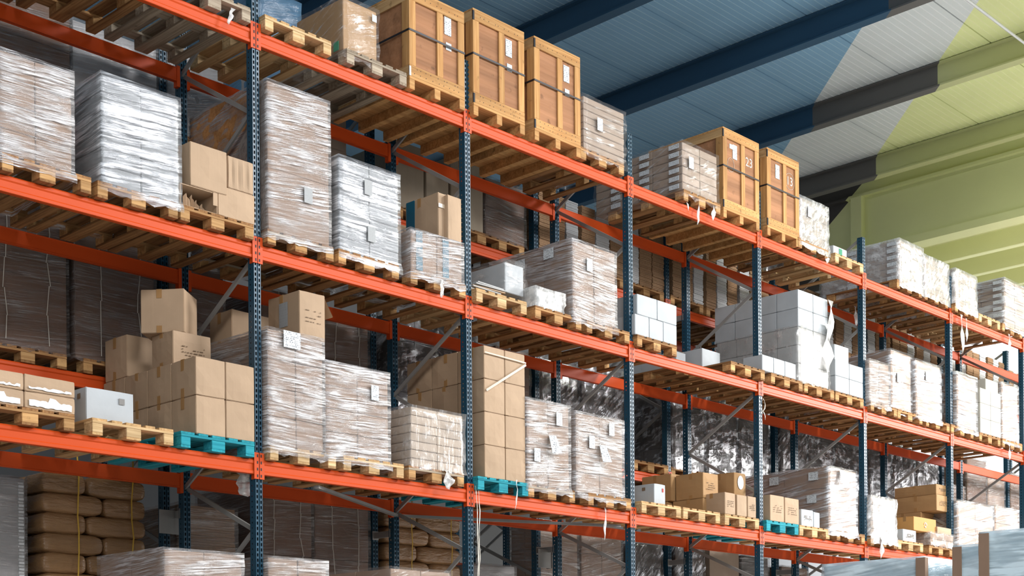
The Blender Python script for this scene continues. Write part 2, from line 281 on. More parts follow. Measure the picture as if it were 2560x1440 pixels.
    (14.932, 15.722, 1.6, 1.1, 4.964, 1.136, 'shiny', (2, 2, 4), 'glint', 'shiny film load beside brown block, sixth bay rear', {}),
    (15.81, 16.625, 1.6, 1.1, 4.964, 0.986, 'shiny', (2, 2, 4), 'glint', 'pale film load above long brown cartons', {}),
    (16.924, 17.707, 1.6, 1.1, 4.964, 0.636, 'dark', (1, 1, 3), 'dim', 'brown wrapped load behind glaring white load', {}),
    (-2.282, -1.533, 1.6, 1.1, 2.464, 1.256, 'greycard', (1, 1, 1), 'dim', 'grey wrapped bale with ridged corner strip in first bay', {'ridge': 1}),
    (0.161, 0.865, 1.6, 1.1, 2.464, 1.186, 'boards', (1, 1, 1), 'dim', 'dark stack of boards behind first blue frame, bottom', {}),
    (1.114, 1.887, 1.6, 1.1, 2.464, 1.486, 'dark', (1, 1, 2), 'dim', 'brown wrapped load with strings, bottom, just past first post', {'strings': 1}),
    (1.926, 2.718, 1.6, 1.1, 2.464, 1.486, 'dark', (1, 1, 2), 'dim', 'brown wrapped load with strings, bottom, beside rear post', {'strings': 1}),
    (4.421, 5.165, 1.6, 1.1, 2.464, 0.836, 'greycard', (1, 1, 1), 'dim', 'low grey film-covered bale before third rear post, bottom centre', {}),
    (5.619, 6.398, 1.6, 0.5, 2.464, 1.486, 'brown', (2, 2, 4), 'dim', 'dim film-wrapped carton load just past third rear post', {}),
    (6.472, 7.33, 1.6, 1.1, 2.464, 1.486, 'brown', (2, 2, 4), 'dim', 'dim film-wrapped carton load just before third front post', {}),
    (7.586, 8.227, 1.6, 1.1, 2.464, 1.336, 'shiny', (1, 2, 4), 'glint', 'pale film load just past third front post, bottom', {}),
    (8.558, 9.244, 1.6, 1.1, 2.464, 1.386, 'shiny', (1, 2, 4), 'glint', 'dark film load just past fourth rear post, bottom', {}),
    (9.405, 10.176, 1.6, 1.1, 2.464, 1.386, 'tan', (1, 2, 2), None, 'brown carton load just before fourth front post, bottom', {}),
    (10.24, 10.965, 1.6, 1.1, 2.464, 1.336, 'shiny', (1, 2, 4), 'dim', 'pale film load behind fourth front post, bottom', {}),
    (11.34, 12.107, 1.6, 1.1, 2.464, 1.236, 'dark', (1, 2, 4), 'dim', 'dark film load at bottom just past fourth front post', {}),
    (17.851, 18.674, 1.6, 1.1, 7.464, 0.836, 'boards', (3, 1, 1), None, 'stack of flat blanks past sixth post, first of two', {}),
    (18.742, 19.494, 1.6, 1.1, 7.464, 0.836, 'boards', (3, 1, 1), None, 'stack of flat blanks past sixth post, second of two', {}),
    (17.806, 18.627, 1.6, 1.1, 4.964, 1.236, 'dark', (1, 1, 3), 'dim', 'brown load behind cream cartons, lower half, rear rack', {}),
    (18.696, 19.446, 1.6, 1.1, 4.964, 0.936, 'brown', (1, 2, 3), 'dim', 'brown carton load at rear under the last grey brace', {}),
    (19.712, 20.312, 1.6, 1.1, 7.464, 0.736, 'boards', (3, 1, 1), None, 'stack of flat blanks at the far end of rear rack', {}),
    (19.702, 20.301, 1.6, 1.1, 4.964, 1.136, 'dark', (1, 1, 2), 'dim', 'brown wrapped load at the far end of rear rack', {}),
    (16.912, 17.661, 1.6, 1.1, 2.464, 1.736, 'dark', (1, 1, 2), 'dim', 'brown wrapped load, rear rack low level past sixth post', {}),
]
CRATES = [
    (1.896, 2.699, -0.07, 0.85, 7.955, 1.058, 'large plywood crate with black strap, third slot of second bay', {'solid': 1}),
    (2.83, 3.643, -0.07, 0.8, 7.955, 1.161, 'plywood crate with two paper labels just past second post', {}),
    (3.805, 4.602, -0.07, 0.8, 7.955, 1.181, 'plywood crate with two paper labels beside small wrapped load', {}),
    (7.466, 8.308, -0.07, 1.25, 7.955, 1.196, 'plywood crate with chalk 23 and taped white labels just before fourth post', {'chalk': '23'}),
    (8.498, 9.305, -0.07, 0.8, 7.955, 1.205, 'plywood crate with circled chalk number just past fourth post', {'chalk': '13'}),
]
CARTONS = [
    (-0.676, -0.05, 6.074, 0.398, 0.55, 0.194, 'open', 0, 'open-fronted carton with crumpled paper inside, lower just before crushed cartons', {}),
    (-0.265, -0.05, 6.074, 0.408, 0.5, 0.277, 'card', 0, 'pale carton with torn tape, lower just past crushed cartons, first bay', {}),
    (-0.574, -0.06, 6.271, 0.398, 0.33, 0.397, 'card', 0, 'pale carton balanced on top of the open-fronted carton', {}),
    (-0.216, -0.05, 6.354, 0.288, 0.4, 0.298, 'ribbed', 0, 'ribbed crushed carton on top beside first blue post', {}),
    (-0.568, -0.05, 4.034, 0.319, 0.392, 0.35, 'card', 0, 'brown carton, bottom row, front, near column, stack on teal pallet just before first blue post', {}),
    (-0.568, -0.05, 4.387, 0.319, 0.392, 0.35, 'card', 0, 'brown carton, top row, front, near column, stack on teal pallet just before first blue post', {}),
    (-0.568, 0.35, 4.034, 0.319, 0.392, 0.35, 'card', 0, 'brown carton, bottom row, second from front, stack on teal pallet just before first blue post', {}),
    (-0.568, 0.35, 4.387, 0.319, 0.392, 0.35, 'card', 0, 'brown carton, top row, second from front, stack on teal pallet just before first blue post', {}),
    (-0.568, 0.75, 4.034, 0.319, 0.392, 0.35, 'card', 0, 'brown carton, bottom row, third from front, stack on teal pallet just before first blue post', {}),
    (-0.568, 0.75, 4.387, 0.319, 0.392, 0.35, 'card', 0, 'brown carton, top row, third from front, stack on teal pallet just before first blue post', {}),
    (-0.568, 1.15, 4.034, 0.319, 0.392, 0.35, 'card', 0, 'brown carton, bottom row, fourth from front, stack on teal pallet just before first blue post', {}),
    (-0.568, 1.15, 4.387, 0.319, 0.392, 0.35, 'card', 0, 'brown carton, top row, fourth from front, stack on teal pallet just before first blue post', {}),
    (-0.242, -0.05, 4.034, 0.319, 0.392, 0.35, 'card', 0, 'brown carton, bottom row, front, far column, stack on teal pallet just before first blue post', {}),
    (-0.242, -0.05, 4.387, 0.319, 0.392, 0.35, 'card', 0, 'brown carton, top row, front, far column, stack on teal pallet just before first blue post', {}),
    (-0.51, 1.12, 4.741, 0.42, 0.4, 0.41, 'card', 0, 'brown carton at rear of teal-pallet stack, one of three on top', {}),
    (-0.43, 0.45, 4.741, 0.42, 0.36, 0.34, 'card', 0, 'brown carton with printed line, second tier of teal-pallet stack, under tilted box', {'print': 1}),
    (-0.37, 0.56, 5.081, 0.38, 0.42, 0.41, 'card', 38, 'tilted brown carton topmost on the stack above teal pallet', {}),
    (-2.608, -0.04, 4.034, 0.454, 0.442, 0.138, 'card', 0, 'flat scuffed brown carton, bottom row, near column, first pallet of lower tier', {'open': 0, 'flat': 1}),
    (-2.608, -0.04, 4.175, 0.454, 0.442, 0.138, 'card', 0, 'flat scuffed brown carton, top row, near column, first pallet of lower tier', {'open': 0, 'flat': 1}),
    (-2.148, -0.04, 4.034, 0.454, 0.442, 0.138, 'card', 0, 'flat scuffed brown carton, bottom row, far column, first pallet of lower tier', {'open': 0, 'flat': 1}),
    (-2.148, -0.04, 4.175, 0.454, 0.442, 0.138, 'card', 0, 'flat scuffed brown carton, top row, far column, first pallet of lower tier', {'open': 0, 'flat': 1}),
    (-1.506, 0.1, 4.034, 0.461, 0.36, 0.294, 'white', 0, 'lone white box on clean pallet beside brown carton stack', {'marks': 1}),
    (2.476, 0.06, 6.503, 0.13, 0.52, 0.535, 'card', 0, 'brown carton with wide blue tape band standing on wrapped pair', {'bluel': 1}),
    (2.597, 0.0, 6.503, 0.204, 0.3, 0.516, 'card', 0, 'narrow brown carton beside second blue post on wrapped pair', {}),
    (2.484, 0.72, 6.503, 0.3, 0.35, 0.36, 'card', 0, 'brown carton behind silvery load, just before blue-taped carton', {}),
    (3.677, 0.15, 6.214, 0.304, 0.6, 0.336, 'whitefilm', 0, 'white box under loose film behind flat card sheets, third bay', {}),
    (4.109, 0.0, 6.074, 0.432, 0.35, 0.208, 'whitefilm', 0, 'white box in crumpled film bag on third-bay centre pallet', {}),
    (5.748, -0.05, 6.074, 0.277, 0.492, 0.252, 'white', 0, 'white carton in lower trio, near column, just past third blue post', {}),
    (6.032, -0.05, 6.074, 0.277, 0.492, 0.252, 'white', 0, 'white carton in lower trio, centre column, just past third blue post', {}),
    (6.314, -0.05, 6.074, 0.277, 0.492, 0.252, 'white', 0, 'white carton in lower trio, far column, just past third blue post', {}),
    (5.851, -0.05, 6.329, 0.398, 0.492, 0.252, 'white', 0, 'white carton in upper pair, near column, just past third blue post', {}),
    (6.255, -0.05, 6.329, 0.398, 0.492, 0.252, 'white', 0, 'white carton in upper pair, far column, just past third blue post', {}),
    (8.024, 0.55, 6.074, 0.421, 0.75, 0.316, 'white', 0, 'white carton with tape set back on fourth-bay centre pallet', {}),
    (7.6, 0.75, 6.074, 0.216, 0.6, 0.252, 'white', 0, 'narrow white carton just before set-back white carton, fourth bay', {}),
    (8.494, -0.06, 6.074, 0.276, 0.312, 0.216, 'white', 0, 'small white carton in front row, near column, just past fourth post', {}),
    (8.776, -0.06, 6.074, 0.276, 0.312, 0.216, 'white', 0, 'small white carton in front row, centre column, just past fourth post', {}),
    (9.058, -0.06, 6.074, 0.276, 0.312, 0.216, 'white', 0, 'small white carton in front row, far column, just past fourth post', {}),
    (9.476, -0.05, 6.847, 0.393, 0.352, 0.261, 'white', 0, 'grey-white carton, bottom row, front, near column, upper layers of tall white stack in fifth bay', {}),
    (9.476, -0.05, 7.111, 0.393, 0.352, 0.261, 'white', 0, 'grey-white carton, top row, front, near column, upper layers of tall white stack in fifth bay', {}),
    (9.476, 0.31, 6.847, 0.393, 0.352, 0.261, 'white', 0, 'grey-white carton, bottom row, second from front, upper layers of tall white stack in fifth bay', {}),
    (9.476, 0.31, 7.111, 0.393, 0.352, 0.261, 'white', 0, 'grey-white carton, top row, second from front, upper layers of tall white stack in fifth bay', {}),
    (9.476, 0.67, 6.847, 0.393, 0.352, 0.261, 'white', 0, 'grey-white carton, bottom row, third from front, upper layers of tall white stack in fifth bay', {}),
    (9.476, 0.67, 7.111, 0.393, 0.352, 0.261, 'white', 0, 'grey-white carton, top row, third from front, upper layers of tall white stack in fifth bay', {}),
    (9.476, 1.03, 6.847, 0.393, 0.352, 0.261, 'white', 0, 'grey-white carton, bottom row, fourth from front, upper layers of tall white stack in fifth bay', {}),
    (9.476, 1.03, 7.111, 0.393, 0.352, 0.261, 'white', 0, 'grey-white carton, top row, fourth from front, upper layers of tall white stack in fifth bay', {}),
    (9.875, -0.05, 6.847, 0.393, 0.352, 0.261, 'white', 0, 'grey-white carton, bottom row, front, far column, upper layers of tall white stack in fifth bay', {}),
    (9.875, -0.05, 7.111, 0.393, 0.352, 0.261, 'white', 0, 'grey-white carton, top row, front, far column, upper layers of tall white stack in fifth bay', {}),
    (10.445, -0.06, 6.074, 0.392, 0.442, 0.23, 'white', 0, 'white carton, bottom row, near column, short stack just before fifth post', {}),
    (10.445, -0.06, 6.307, 0.392, 0.442, 0.23, 'white', 0, 'white carton, top row, near column, short stack just before fifth post', {}),
    (10.843, -0.06, 6.074, 0.392, 0.442, 0.23, 'white', 0, 'white carton, bottom row, far column, short stack just before fifth post', {}),
    (10.843, -0.06, 6.307, 0.392, 0.442, 0.23, 'white', 0, 'white carton, top row, far column, short stack just before fifth post', {}),
    (10.465, -0.04, 6.54, 0.398, 0.45, 0.233, 'white', 0, 'single white carton topping the short stack just before fifth post', {}),
    (15.111, -0.06, 6.074, 0.393, 0.442, 0.253, 'cream', 0, 'cream carton, bottom row, front, near column, stack in seventh bay', {}),
    (15.111, -0.06, 6.33, 0.393, 0.442, 0.253, 'cream', 0, 'cream carton, second row, front, near column, stack in seventh bay', {}),
    (15.111, -0.06, 6.586, 0.393, 0.442, 0.253, 'cream', 0, 'cream carton, top row, front, near column, stack in seventh bay', {}),
    (15.111, 0.39, 6.074, 0.393, 0.442, 0.253, 'cream', 0, 'cream carton, bottom row, second from front, stack in seventh bay', {}),
    (15.111, 0.39, 6.33, 0.393, 0.442, 0.253, 'cream', 0, 'cream carton, second row, second from front, stack in seventh bay', {}),
    (15.111, 0.39, 6.586, 0.393, 0.442, 0.253, 'cream', 0, 'cream carton, top row, second from front, stack in seventh bay', {}),
    (15.509, -0.06, 6.074, 0.393, 0.442, 0.253, 'cream', 0, 'cream carton, bottom row, front, far column, stack in seventh bay', {}),
    (15.509, -0.06, 6.33, 0.393, 0.442, 0.253, 'cream', 0, 'cream carton, second row, front, far column, stack in seventh bay', {}),
    (15.509, -0.06, 6.586, 0.393, 0.442, 0.253, 'cream', 0, 'cream carton, top row, front, far column, stack in seventh bay', {}),
    (15.45, -0.02, 6.842, 0.4788, 0.8, 0.2048, 'cream', 0, 'long cream carton on top of seventh cream stack', {}),
    (0.652, 0.0, 5.133, 0.316, 0.5, 0.46, 'card', 0, 'brown carton with open flap on top of loose-film load, lower tier', {'rflap': 1, 'print': 1}),
    (0.463, 0.72, 5.123, 0.5, 0.38, 0.37, 'card', 0, 'shaded brown carton behind first blue post on the loose-film load', {}),
    (3.136, -0.05, 4.034, 0.323, 0.412, 0.359, 'card', 0, 'brown carton, bottom row, front, near column, tall stack on teal pallet just past second post', {}),
    (3.136, -0.05, 4.396, 0.323, 0.412, 0.359, 'card', 0, 'brown carton, second row, front, near column, tall stack on teal pallet just past second post', {}),
    (3.136, -0.05, 4.758, 0.323, 0.412, 0.359, 'card', 0, 'brown carton, third row, front, near column, tall stack on teal pallet just past second post', {}),
    (3.136, -0.05, 5.12, 0.323, 0.412, 0.359, 'card', 0, 'brown carton, top row, front, near column, tall stack on teal pallet just past second post', {}),
    (3.136, 0.37, 4.034, 0.323, 0.412, 0.359, 'card', 0, 'brown carton, bottom row, second from front, tall stack on teal pallet just past second post', {}),
    (3.136, 0.37, 4.396, 0.323, 0.412, 0.359, 'card', 0, 'brown carton, second row, second from front, tall stack on teal pallet just past second post', {}),
    (3.136, 0.37, 4.758, 0.323, 0.412, 0.359, 'card', 0, 'brown carton, third row, second from front, tall stack on teal pallet just past second post', {}),
    (3.136, 0.37, 5.12, 0.323, 0.412, 0.359, 'card', 0, 'brown carton, top row, second from front, tall stack on teal pallet just past second post', {}),
    (3.136, 0.79, 4.034, 0.323, 0.412, 0.359, 'card', 0, 'brown carton, bottom row, third from front, tall stack on teal pallet just past second post', {}),
    (3.136, 0.79, 4.396, 0.323, 0.412, 0.359, 'card', 0, 'brown carton, second row, third from front, tall stack on teal pallet just past second post', {}),
    (3.136, 0.79, 4.758, 0.323, 0.412, 0.359, 'card', 0, 'brown carton, third row, third from front, tall stack on teal pallet just past second post', {}),
    (3.136, 0.79, 5.12, 0.323, 0.412, 0.359, 'card', 0, 'brown carton, top row, third from front, tall stack on teal pallet just past second post', {}),
    (3.466, -0.05, 4.034, 0.323, 0.412, 0.359, 'card', 0, 'brown carton, bottom row, front, far column, tall stack on teal pallet just past second post', {}),
    (3.466, -0.05, 4.396, 0.323, 0.412, 0.359, 'card', 0, 'brown carton, second row, front, far column, tall stack on teal pallet just past second post', {}),
    (3.466, -0.05, 4.758, 0.323, 0.412, 0.359, 'card', 0, 'brown carton, third row, front, far column, tall stack on teal pallet just past second post', {}),
    (3.466, -0.05, 5.12, 0.323, 0.412, 0.359, 'card', 0, 'brown carton, top row, front, far column, tall stack on teal pallet just past second post', {}),
    (6.139, 0.0, 4.034, 0.228, 0.55, 0.258, 'white', 0, 'white box with red print on pallet just past third post', {'marks': 1}),
    (7.565, 0.25, 4.034, 0.345, 0.5, 0.231, 'brown', 0, 'brown carton under the open one, fourth bay lower tier', {}),
    (7.569, 0.25, 4.269, 0.345, 0.45, 0.343, 'brown', 0, 'brown carton with dark print on upper row, fourth bay lower tier', {'print': 1}),
    (7.545, 0.78, 4.034, 0.46, 0.5, 0.231, 'brown', 0, 'brown carton behind first on lower row, fourth bay lower tier', {}),
    (7.545, 0.72, 4.269, 0.46, 0.5, 0.37, 'brown', 0, 'brown carton behind printed one on upper row, fourth bay lower tier', {}),
    (8.21, 0.22, 4.269, 0.277, 0.5, 0.414, 'brown', 0, 'brown carton with round white sticker, upper row just before fourth post', {'sticker': 1}),
    (8.2, 0.22, 4.034, 0.44, 0.5, 0.231, 'brown', 0, 'brown carton beneath the stickered carton, just before fourth post', {}),
    (7.589, -0.05, 4.034, 0.238, 0.4, 0.287, 'card', 0, 'open-sided pale carton with print, front row just before fourth post', {'print': 1}),
    (7.861, -0.05, 4.034, 0.233, 0.3, 0.282, 'card', 0, 'stained pale carton, middle of front row just before fourth post', {}),
    (8.096, -0.05, 4.034, 0.199, 0.3, 0.285, 'card', 0, 'pale printed carton next to fourth post in front row', {'print': 1}),
    (8.71, -0.05, 4.034, 0.348, 0.45, 0.36, 'card', 0, 'pale brown carton on teal pallet next to fourth post', {'print': 1}),
    (9.082, -0.05, 4.034, 0.357, 0.45, 0.357, 'card', 0, 'pale brown carton on teal pallet, just past its pair', {'print': 1}),
    (9.511, -0.03, 4.034, 0.316, 0.4, 0.238, 'white', 0, 'white printed box just before two on pallet just past teal pallet', {'print': 1}),
    (9.759, -0.03, 4.034, 0.161, 0.4, 0.222, 'white', 0, 'narrow white box beside white printed box just past teal pallet', {}),
    (12.482, -0.03, 4.034, 0.425, 0.3, 0.191, 'white', 0, 'small white box with grey print on pallet in sixth bay', {'print': 1}),
    (13.05, 0.0, 4.241, 0.747, 0.3, 0.223, 'orange', 0, 'orange-brown carton with white recycling mark, sixth bay lower tier', {'recyc': 1}),
    (13.646, -0.03, 4.241, 0.485, 0.3, 0.114, 'card', 0, 'shallow open tray carton on sagging film load, just before sixth post', {}),
    (13.852, 0.1, 4.917, 0.447, 0.75, 0.171, 'brown', 0, 'long brown carton highest in sixth bay lower tier', {'print': 1}),
    (13.831, 0.08, 4.647, 0.461, 0.8, 0.265, 'brown', 0, 'long brown carton just below the highest one, sixth bay lower tier', {'print': 1}),
    (13.811, 0.35, 4.241, 0.461, 0.6, 0.403, 'brown', 0, 'tall brown carton supporting two long cartons in sixth bay', {}),
    (10.514, 0.0, 8.099, 0.383, 0.25, 0.143, 'white', 0, 'small white box with green picture on end of fifth bay, top tier', {'greenpic': 1}),
]
SACKS = [
    (-1.354, -0.214, 1.6, 2.464, 0.194, 7, 'beside first rear post'),
    (2.969, 4.226, 1.6, 2.464, 0.198, 7, 'behind the second front post'),
]
FLOOR_STACKS = [
    (5.21, -4.073, 1.159, 0.85, 3.0, 'sky-tinted film-wrapped stack on floor, first of three in the aisle'),
    (5.415, -4.797, 0.491, 0.9, 3.1, 'sky-tinted film-wrapped stack half hidden between two others in the aisle'),
    (4.49, -5.733, 0.703, 0.9, 3.1, 'sky-tinted film-wrapped stack in the aisle, closest to the camera'),
]
TATTERS = [
    (10.09, -.075, 7.36, 6.75, .16, 'torn film sheet hanging down the corner of the tall white stack'),
    (10.0, -.08, 7.0, 6.3, .22, 'wide crumpled film sheet over lower corner of the tall white stack'),
    (-.30, -.060, 8.02, 7.86, .05, 'small knotted film tail on grey pallet beside first post'),
    (6.93, -.045, 8.03, 7.72, .05, 'long torn film strip hanging over top beam under labelled cartons'),
    (7.27, -.045, 8.06, 7.86, .09, 'wide torn film tail over top beam left of chalk-marked crate'),
    (6.66, -.03, 8.0, 7.86, .03, 'short film wisp on top beam at left of labelled cartons'),
    (10.02, -.05, 8.03, 7.90, .1, 'crumpled film end on top beam right of last crate'),
    (12.55, .95, 7.98, 7.62, .14, 'film sheet hanging in front of rear post in sixth bay'),
    (14.25, -.05, 7.95, 7.30, .10, 'long looped film tail hanging from top beam past sixth post'),
    (14.42, -.05, 7.92, 7.52, .06, 'shorter film tail beside the long loop past sixth post'),
    (16.05, -.05, 7.95, 7.62, .09, 'film tail over top beam at right picture edge'),
    (5.02, -.03, 3.90, 3.50, .035, 'pale film strip hanging across lower beam left of third post'),
    (3.44, -.075, 4.05, 3.72, .02, 'thin film thread from teal pallet over lower beam'),
    (2.36, -.08, 4.04, 3.84, .14, 'film tongue over lower beam below flat wrapped cartons'),
    (.02, .3, 3.80, 3.58, .2, 'clear film bag sagging below lower beam left of first post'),
    (2.32, -.075, 6.05, 5.86, .06, 'film wisp over middle beam below blue-taped cartons'),
    (11.5, -.07, 4.03, 3.70, .1, 'film strip over lower beam right of fifth post'),
    (16.0, -.06, 6.0, 5.72, .08, 'film strip over middle beam at right edge'),
]

# ------------------------------------------------------------------ materials
MATS = {}


def nt(name):
    mt = bpy.data.materials.new(name)
    mt.use_nodes = True
    t = mt.node_tree
    t.nodes.clear()
    out = t.nodes.new('ShaderNodeOutputMaterial')
    MATS[name] = mt
    return mt, t, out


def N(t, kind, **kw):
    n = t.nodes.new(kind)
    for k, v in kw.items():
        setattr(n, k, v)
    return n


def M(t, op, a, b=None, c=None, clamp=False):
    n = N(t, 'ShaderNodeMath', operation=op, use_clamp=clamp)
    for i, v in enumerate((a, b, c)):
        if v is None:
            continue
        if isinstance(v, (int, float)):
            n.inputs[i].default_value = v
        else:
            t.links.new(v, n.inputs[i])
    return n.outputs[0]


def coords(t):
    tc = N(t, 'ShaderNodeTexCoord')
    s = N(t, 'ShaderNodeSeparateXYZ')
    t.links.new(tc.outputs['Object'], s.inputs[0])
    oi = N(t, 'ShaderNodeObjectInfo')
    return s.outputs[0], s.outputs[1], s.outputs[2], oi.outputs['Random']


def comb(t, x, y, z):
    n = N(t, 'ShaderNodeCombineXYZ')
    for i, v in enumerate((x, y, z)):
        if isinstance(v, (int, float)):
            n.inputs[i].default_value = v
        else:
            t.links.new(v, n.inputs[i])
    return n.outputs[0]


def noise_tex(t, vec, scale=1, detail=3, rough=.55):
    n = N(t, 'ShaderNodeTexNoise')
    n.inputs['Scale'].default_value = scale
    n.inputs['Detail'].default_value = detail
    n.inputs['Roughness'].default_value = rough
    t.links.new(vec, n.inputs['Vector'])
    return n.outputs[0]


def smooth(t, v, lo, hi, a=0., b=1.):
    n = N(t, 'ShaderNodeMapRange', interpolation_type='SMOOTHSTEP')
    t.links.new(v, n.inputs[0])
    for i, q in enumerate((lo, hi, a, b)):
        n.inputs[i + 1].default_value = q
    return n.outputs[0]


def mixc(t, f, a, b):
    n = N(t, 'ShaderNodeMix', data_type='RGBA')
    if isinstance(f, (int, float)):
        n.inputs[0].default_value = f
    else:
        t.links.new(f, n.inputs[0])
    for i, v in ((6, a), (7, b)):
        if isinstance(v, tuple):
            n.inputs[i].default_value = (*v, 1)
        else:
            t.links.new(v, n.inputs[i])
    return n.outputs[2]


def scalec(t, col, f):
    """colour times a scalar socket"""
    n = N(t, 'ShaderNodeVectorMath', operation='SCALE')
    if isinstance(col, tuple):
        n.inputs[0].default_value = col
    else:
        t.links.new(col, n.inputs[0])
    t.links.new(f, n.inputs[3])
    return n.outputs[0]


def bsdf(t, out, col, rough=.6, spec=.4, metal=0., bump=None, bstr=.3, bdist=.01, link=True):
    p = N(t, 'ShaderNodeBsdfPrincipled')
    if isinstance(col, tuple):
        p.inputs['Base Color'].default_value = (*col, 1)
    else:
        t.links.new(col, p.inputs['Base Color'])
    if isinstance(rough, (int, float)):
        p.inputs['Roughness'].default_value = rough
    else:
        t.links.new(rough, p.inputs['Roughness'])
    p.inputs['Specular IOR Level'].default_value = spec
    p.inputs['Metallic'].default_value = metal
    if bump is not None:
        b = N(t, 'ShaderNodeBump')
        b.inputs['Strength'].default_value = bstr
        b.inputs['Distance'].default_value = bdist
        t.links.new(bump, b.inputs['Height'])
        t.links.new(b.outputs[0], p.inputs['Normal'])
    if link:
        t.links.new(p.outputs[0], out.inputs[0])
    return p


def plain(name, col, rough=.6, spec=.4, metal=0., var=.15, nscale=6.):
    mt, t, out = nt(name)
    x, y, z, r = coords(t)
    n = noise_tex(t, comb(t, M(t, 'ADD', x, M(t, 'MULTIPLY', r, 37)), y, z), nscale, 4)
    f = M(t, 'ADD', M(t, 'MULTIPLY', n, 2 * var), 1 - var)
    bsdf(t, out, scalec(t, col, f), rough, spec, metal)
    return mt


def wood(name, a, b, axis, vary=.35, knots=True):
    mt, t, out = nt(name)
    x, y, z, r = coords(t)
    off = M(t, 'MULTIPLY', r, 91.)
    s = [38., 38., 38.]
    s[axis] = 1.6
    v = comb(t, M(t, 'ADD', M(t, 'MULTIPLY', x, s[0]), off), M(t, 'MULTIPLY', y, s[1]), M(t, 'MULTIPLY', z, s[2]))
    n = noise_tex(t, v, 1, 4, .6)
    s2 = [7.3, 7.3, 7.3]
    s2[axis] = .4
    v2 = comb(t, M(t, 'ADD', M(t, 'MULTIPLY', x, s2[0]), off), M(t, 'MULTIPLY', y, s2[1]), M(t, 'MULTIPLY', z, s2[2]))
    n2 = noise_tex(t, v2, 1, 2)
    col = mixc(t, smooth(t, n, .3, .7), a, b)
    f = M(t, 'ADD', M(t, 'MULTIPLY', M(t, 'SUBTRACT', n2, .5), 1.1), 1.0)
    f = M(t, 'MULTIPLY', f, M(t, 'ADD', 1 - vary / 2, M(t, 'MULTIPLY', r, vary)))
    stain = smooth(t, noise_tex(t, comb(t, M(t, 'ADD', x, off), y, z), 9, 3), .62, .75, 1., .62)
    f = M(t, 'MULTIPLY', f, stain)
    bsdf(t, out, scalec(t, col, f), .78, .25, bump=n, bstr=.25, bdist=.004)
    return mt


def card(name, col, vary=.14, flute=.07):
    mt, t, out = nt(name)
    x, y, z, r = coords(t)
    off = M(t, 'MULTIPLY', r, 53.)
    h = M(t, 'ADD', M(t, 'ADD', x, M(t, 'MULTIPLY', y, 1.13)), off)
    n = noise_tex(t, comb(t, M(t, 'MULTIPLY', h, 70), M(t, 'MULTIPLY', z, 1.2), off), 1, 2)
    n2 = noise_tex(t, comb(t, M(t, 'ADD', x, off), y, z), 3.2, 4)
    f = M(t, 'ADD', 1.0 - flute / 2, M(t, 'MULTIPLY', n, flute))
    f = M(t, 'MULTIPLY', f, M(t, 'ADD', .84, M(t, 'MULTIPLY', n2, .32)))
    f = M(t, 'MULTIPLY', f, M(t, 'ADD', 1 - vary / 2, M(t, 'MULTIPLY', r, vary)))
    bsdf(t, out, scalec(t, col, f), .72, .3, bump=n2, bstr=.25, bdist=.02)
    return mt


def wrap_gloss(name, col):
    """paper under tight clear film: creased and shiny"""
    mt, t, out = nt(name)
    x, y, z, r = coords(t)
    off = M(t, 'MULTIPLY', r, 61.)
    n = noise_tex(t, comb(t, M(t, 'ADD', M(t, 'MULTIPLY', x, 5.), off), M(t, 'MULTIPLY', y, 5.), M(t, 'MULTIPLY', z, 22.)), 1, 4, .6)
    f = M(t, 'ADD', .72, M(t, 'MULTIPLY', n, .5))
    f = M(t, 'MULTIPLY', f, M(t, 'ADD', .85, M(t, 'MULTIPLY', r, .3)))
    bsdf(t, out, scalec(t, col, f), .22, .6, bump=n, bstr=.9, bdist=.03)
    return mt


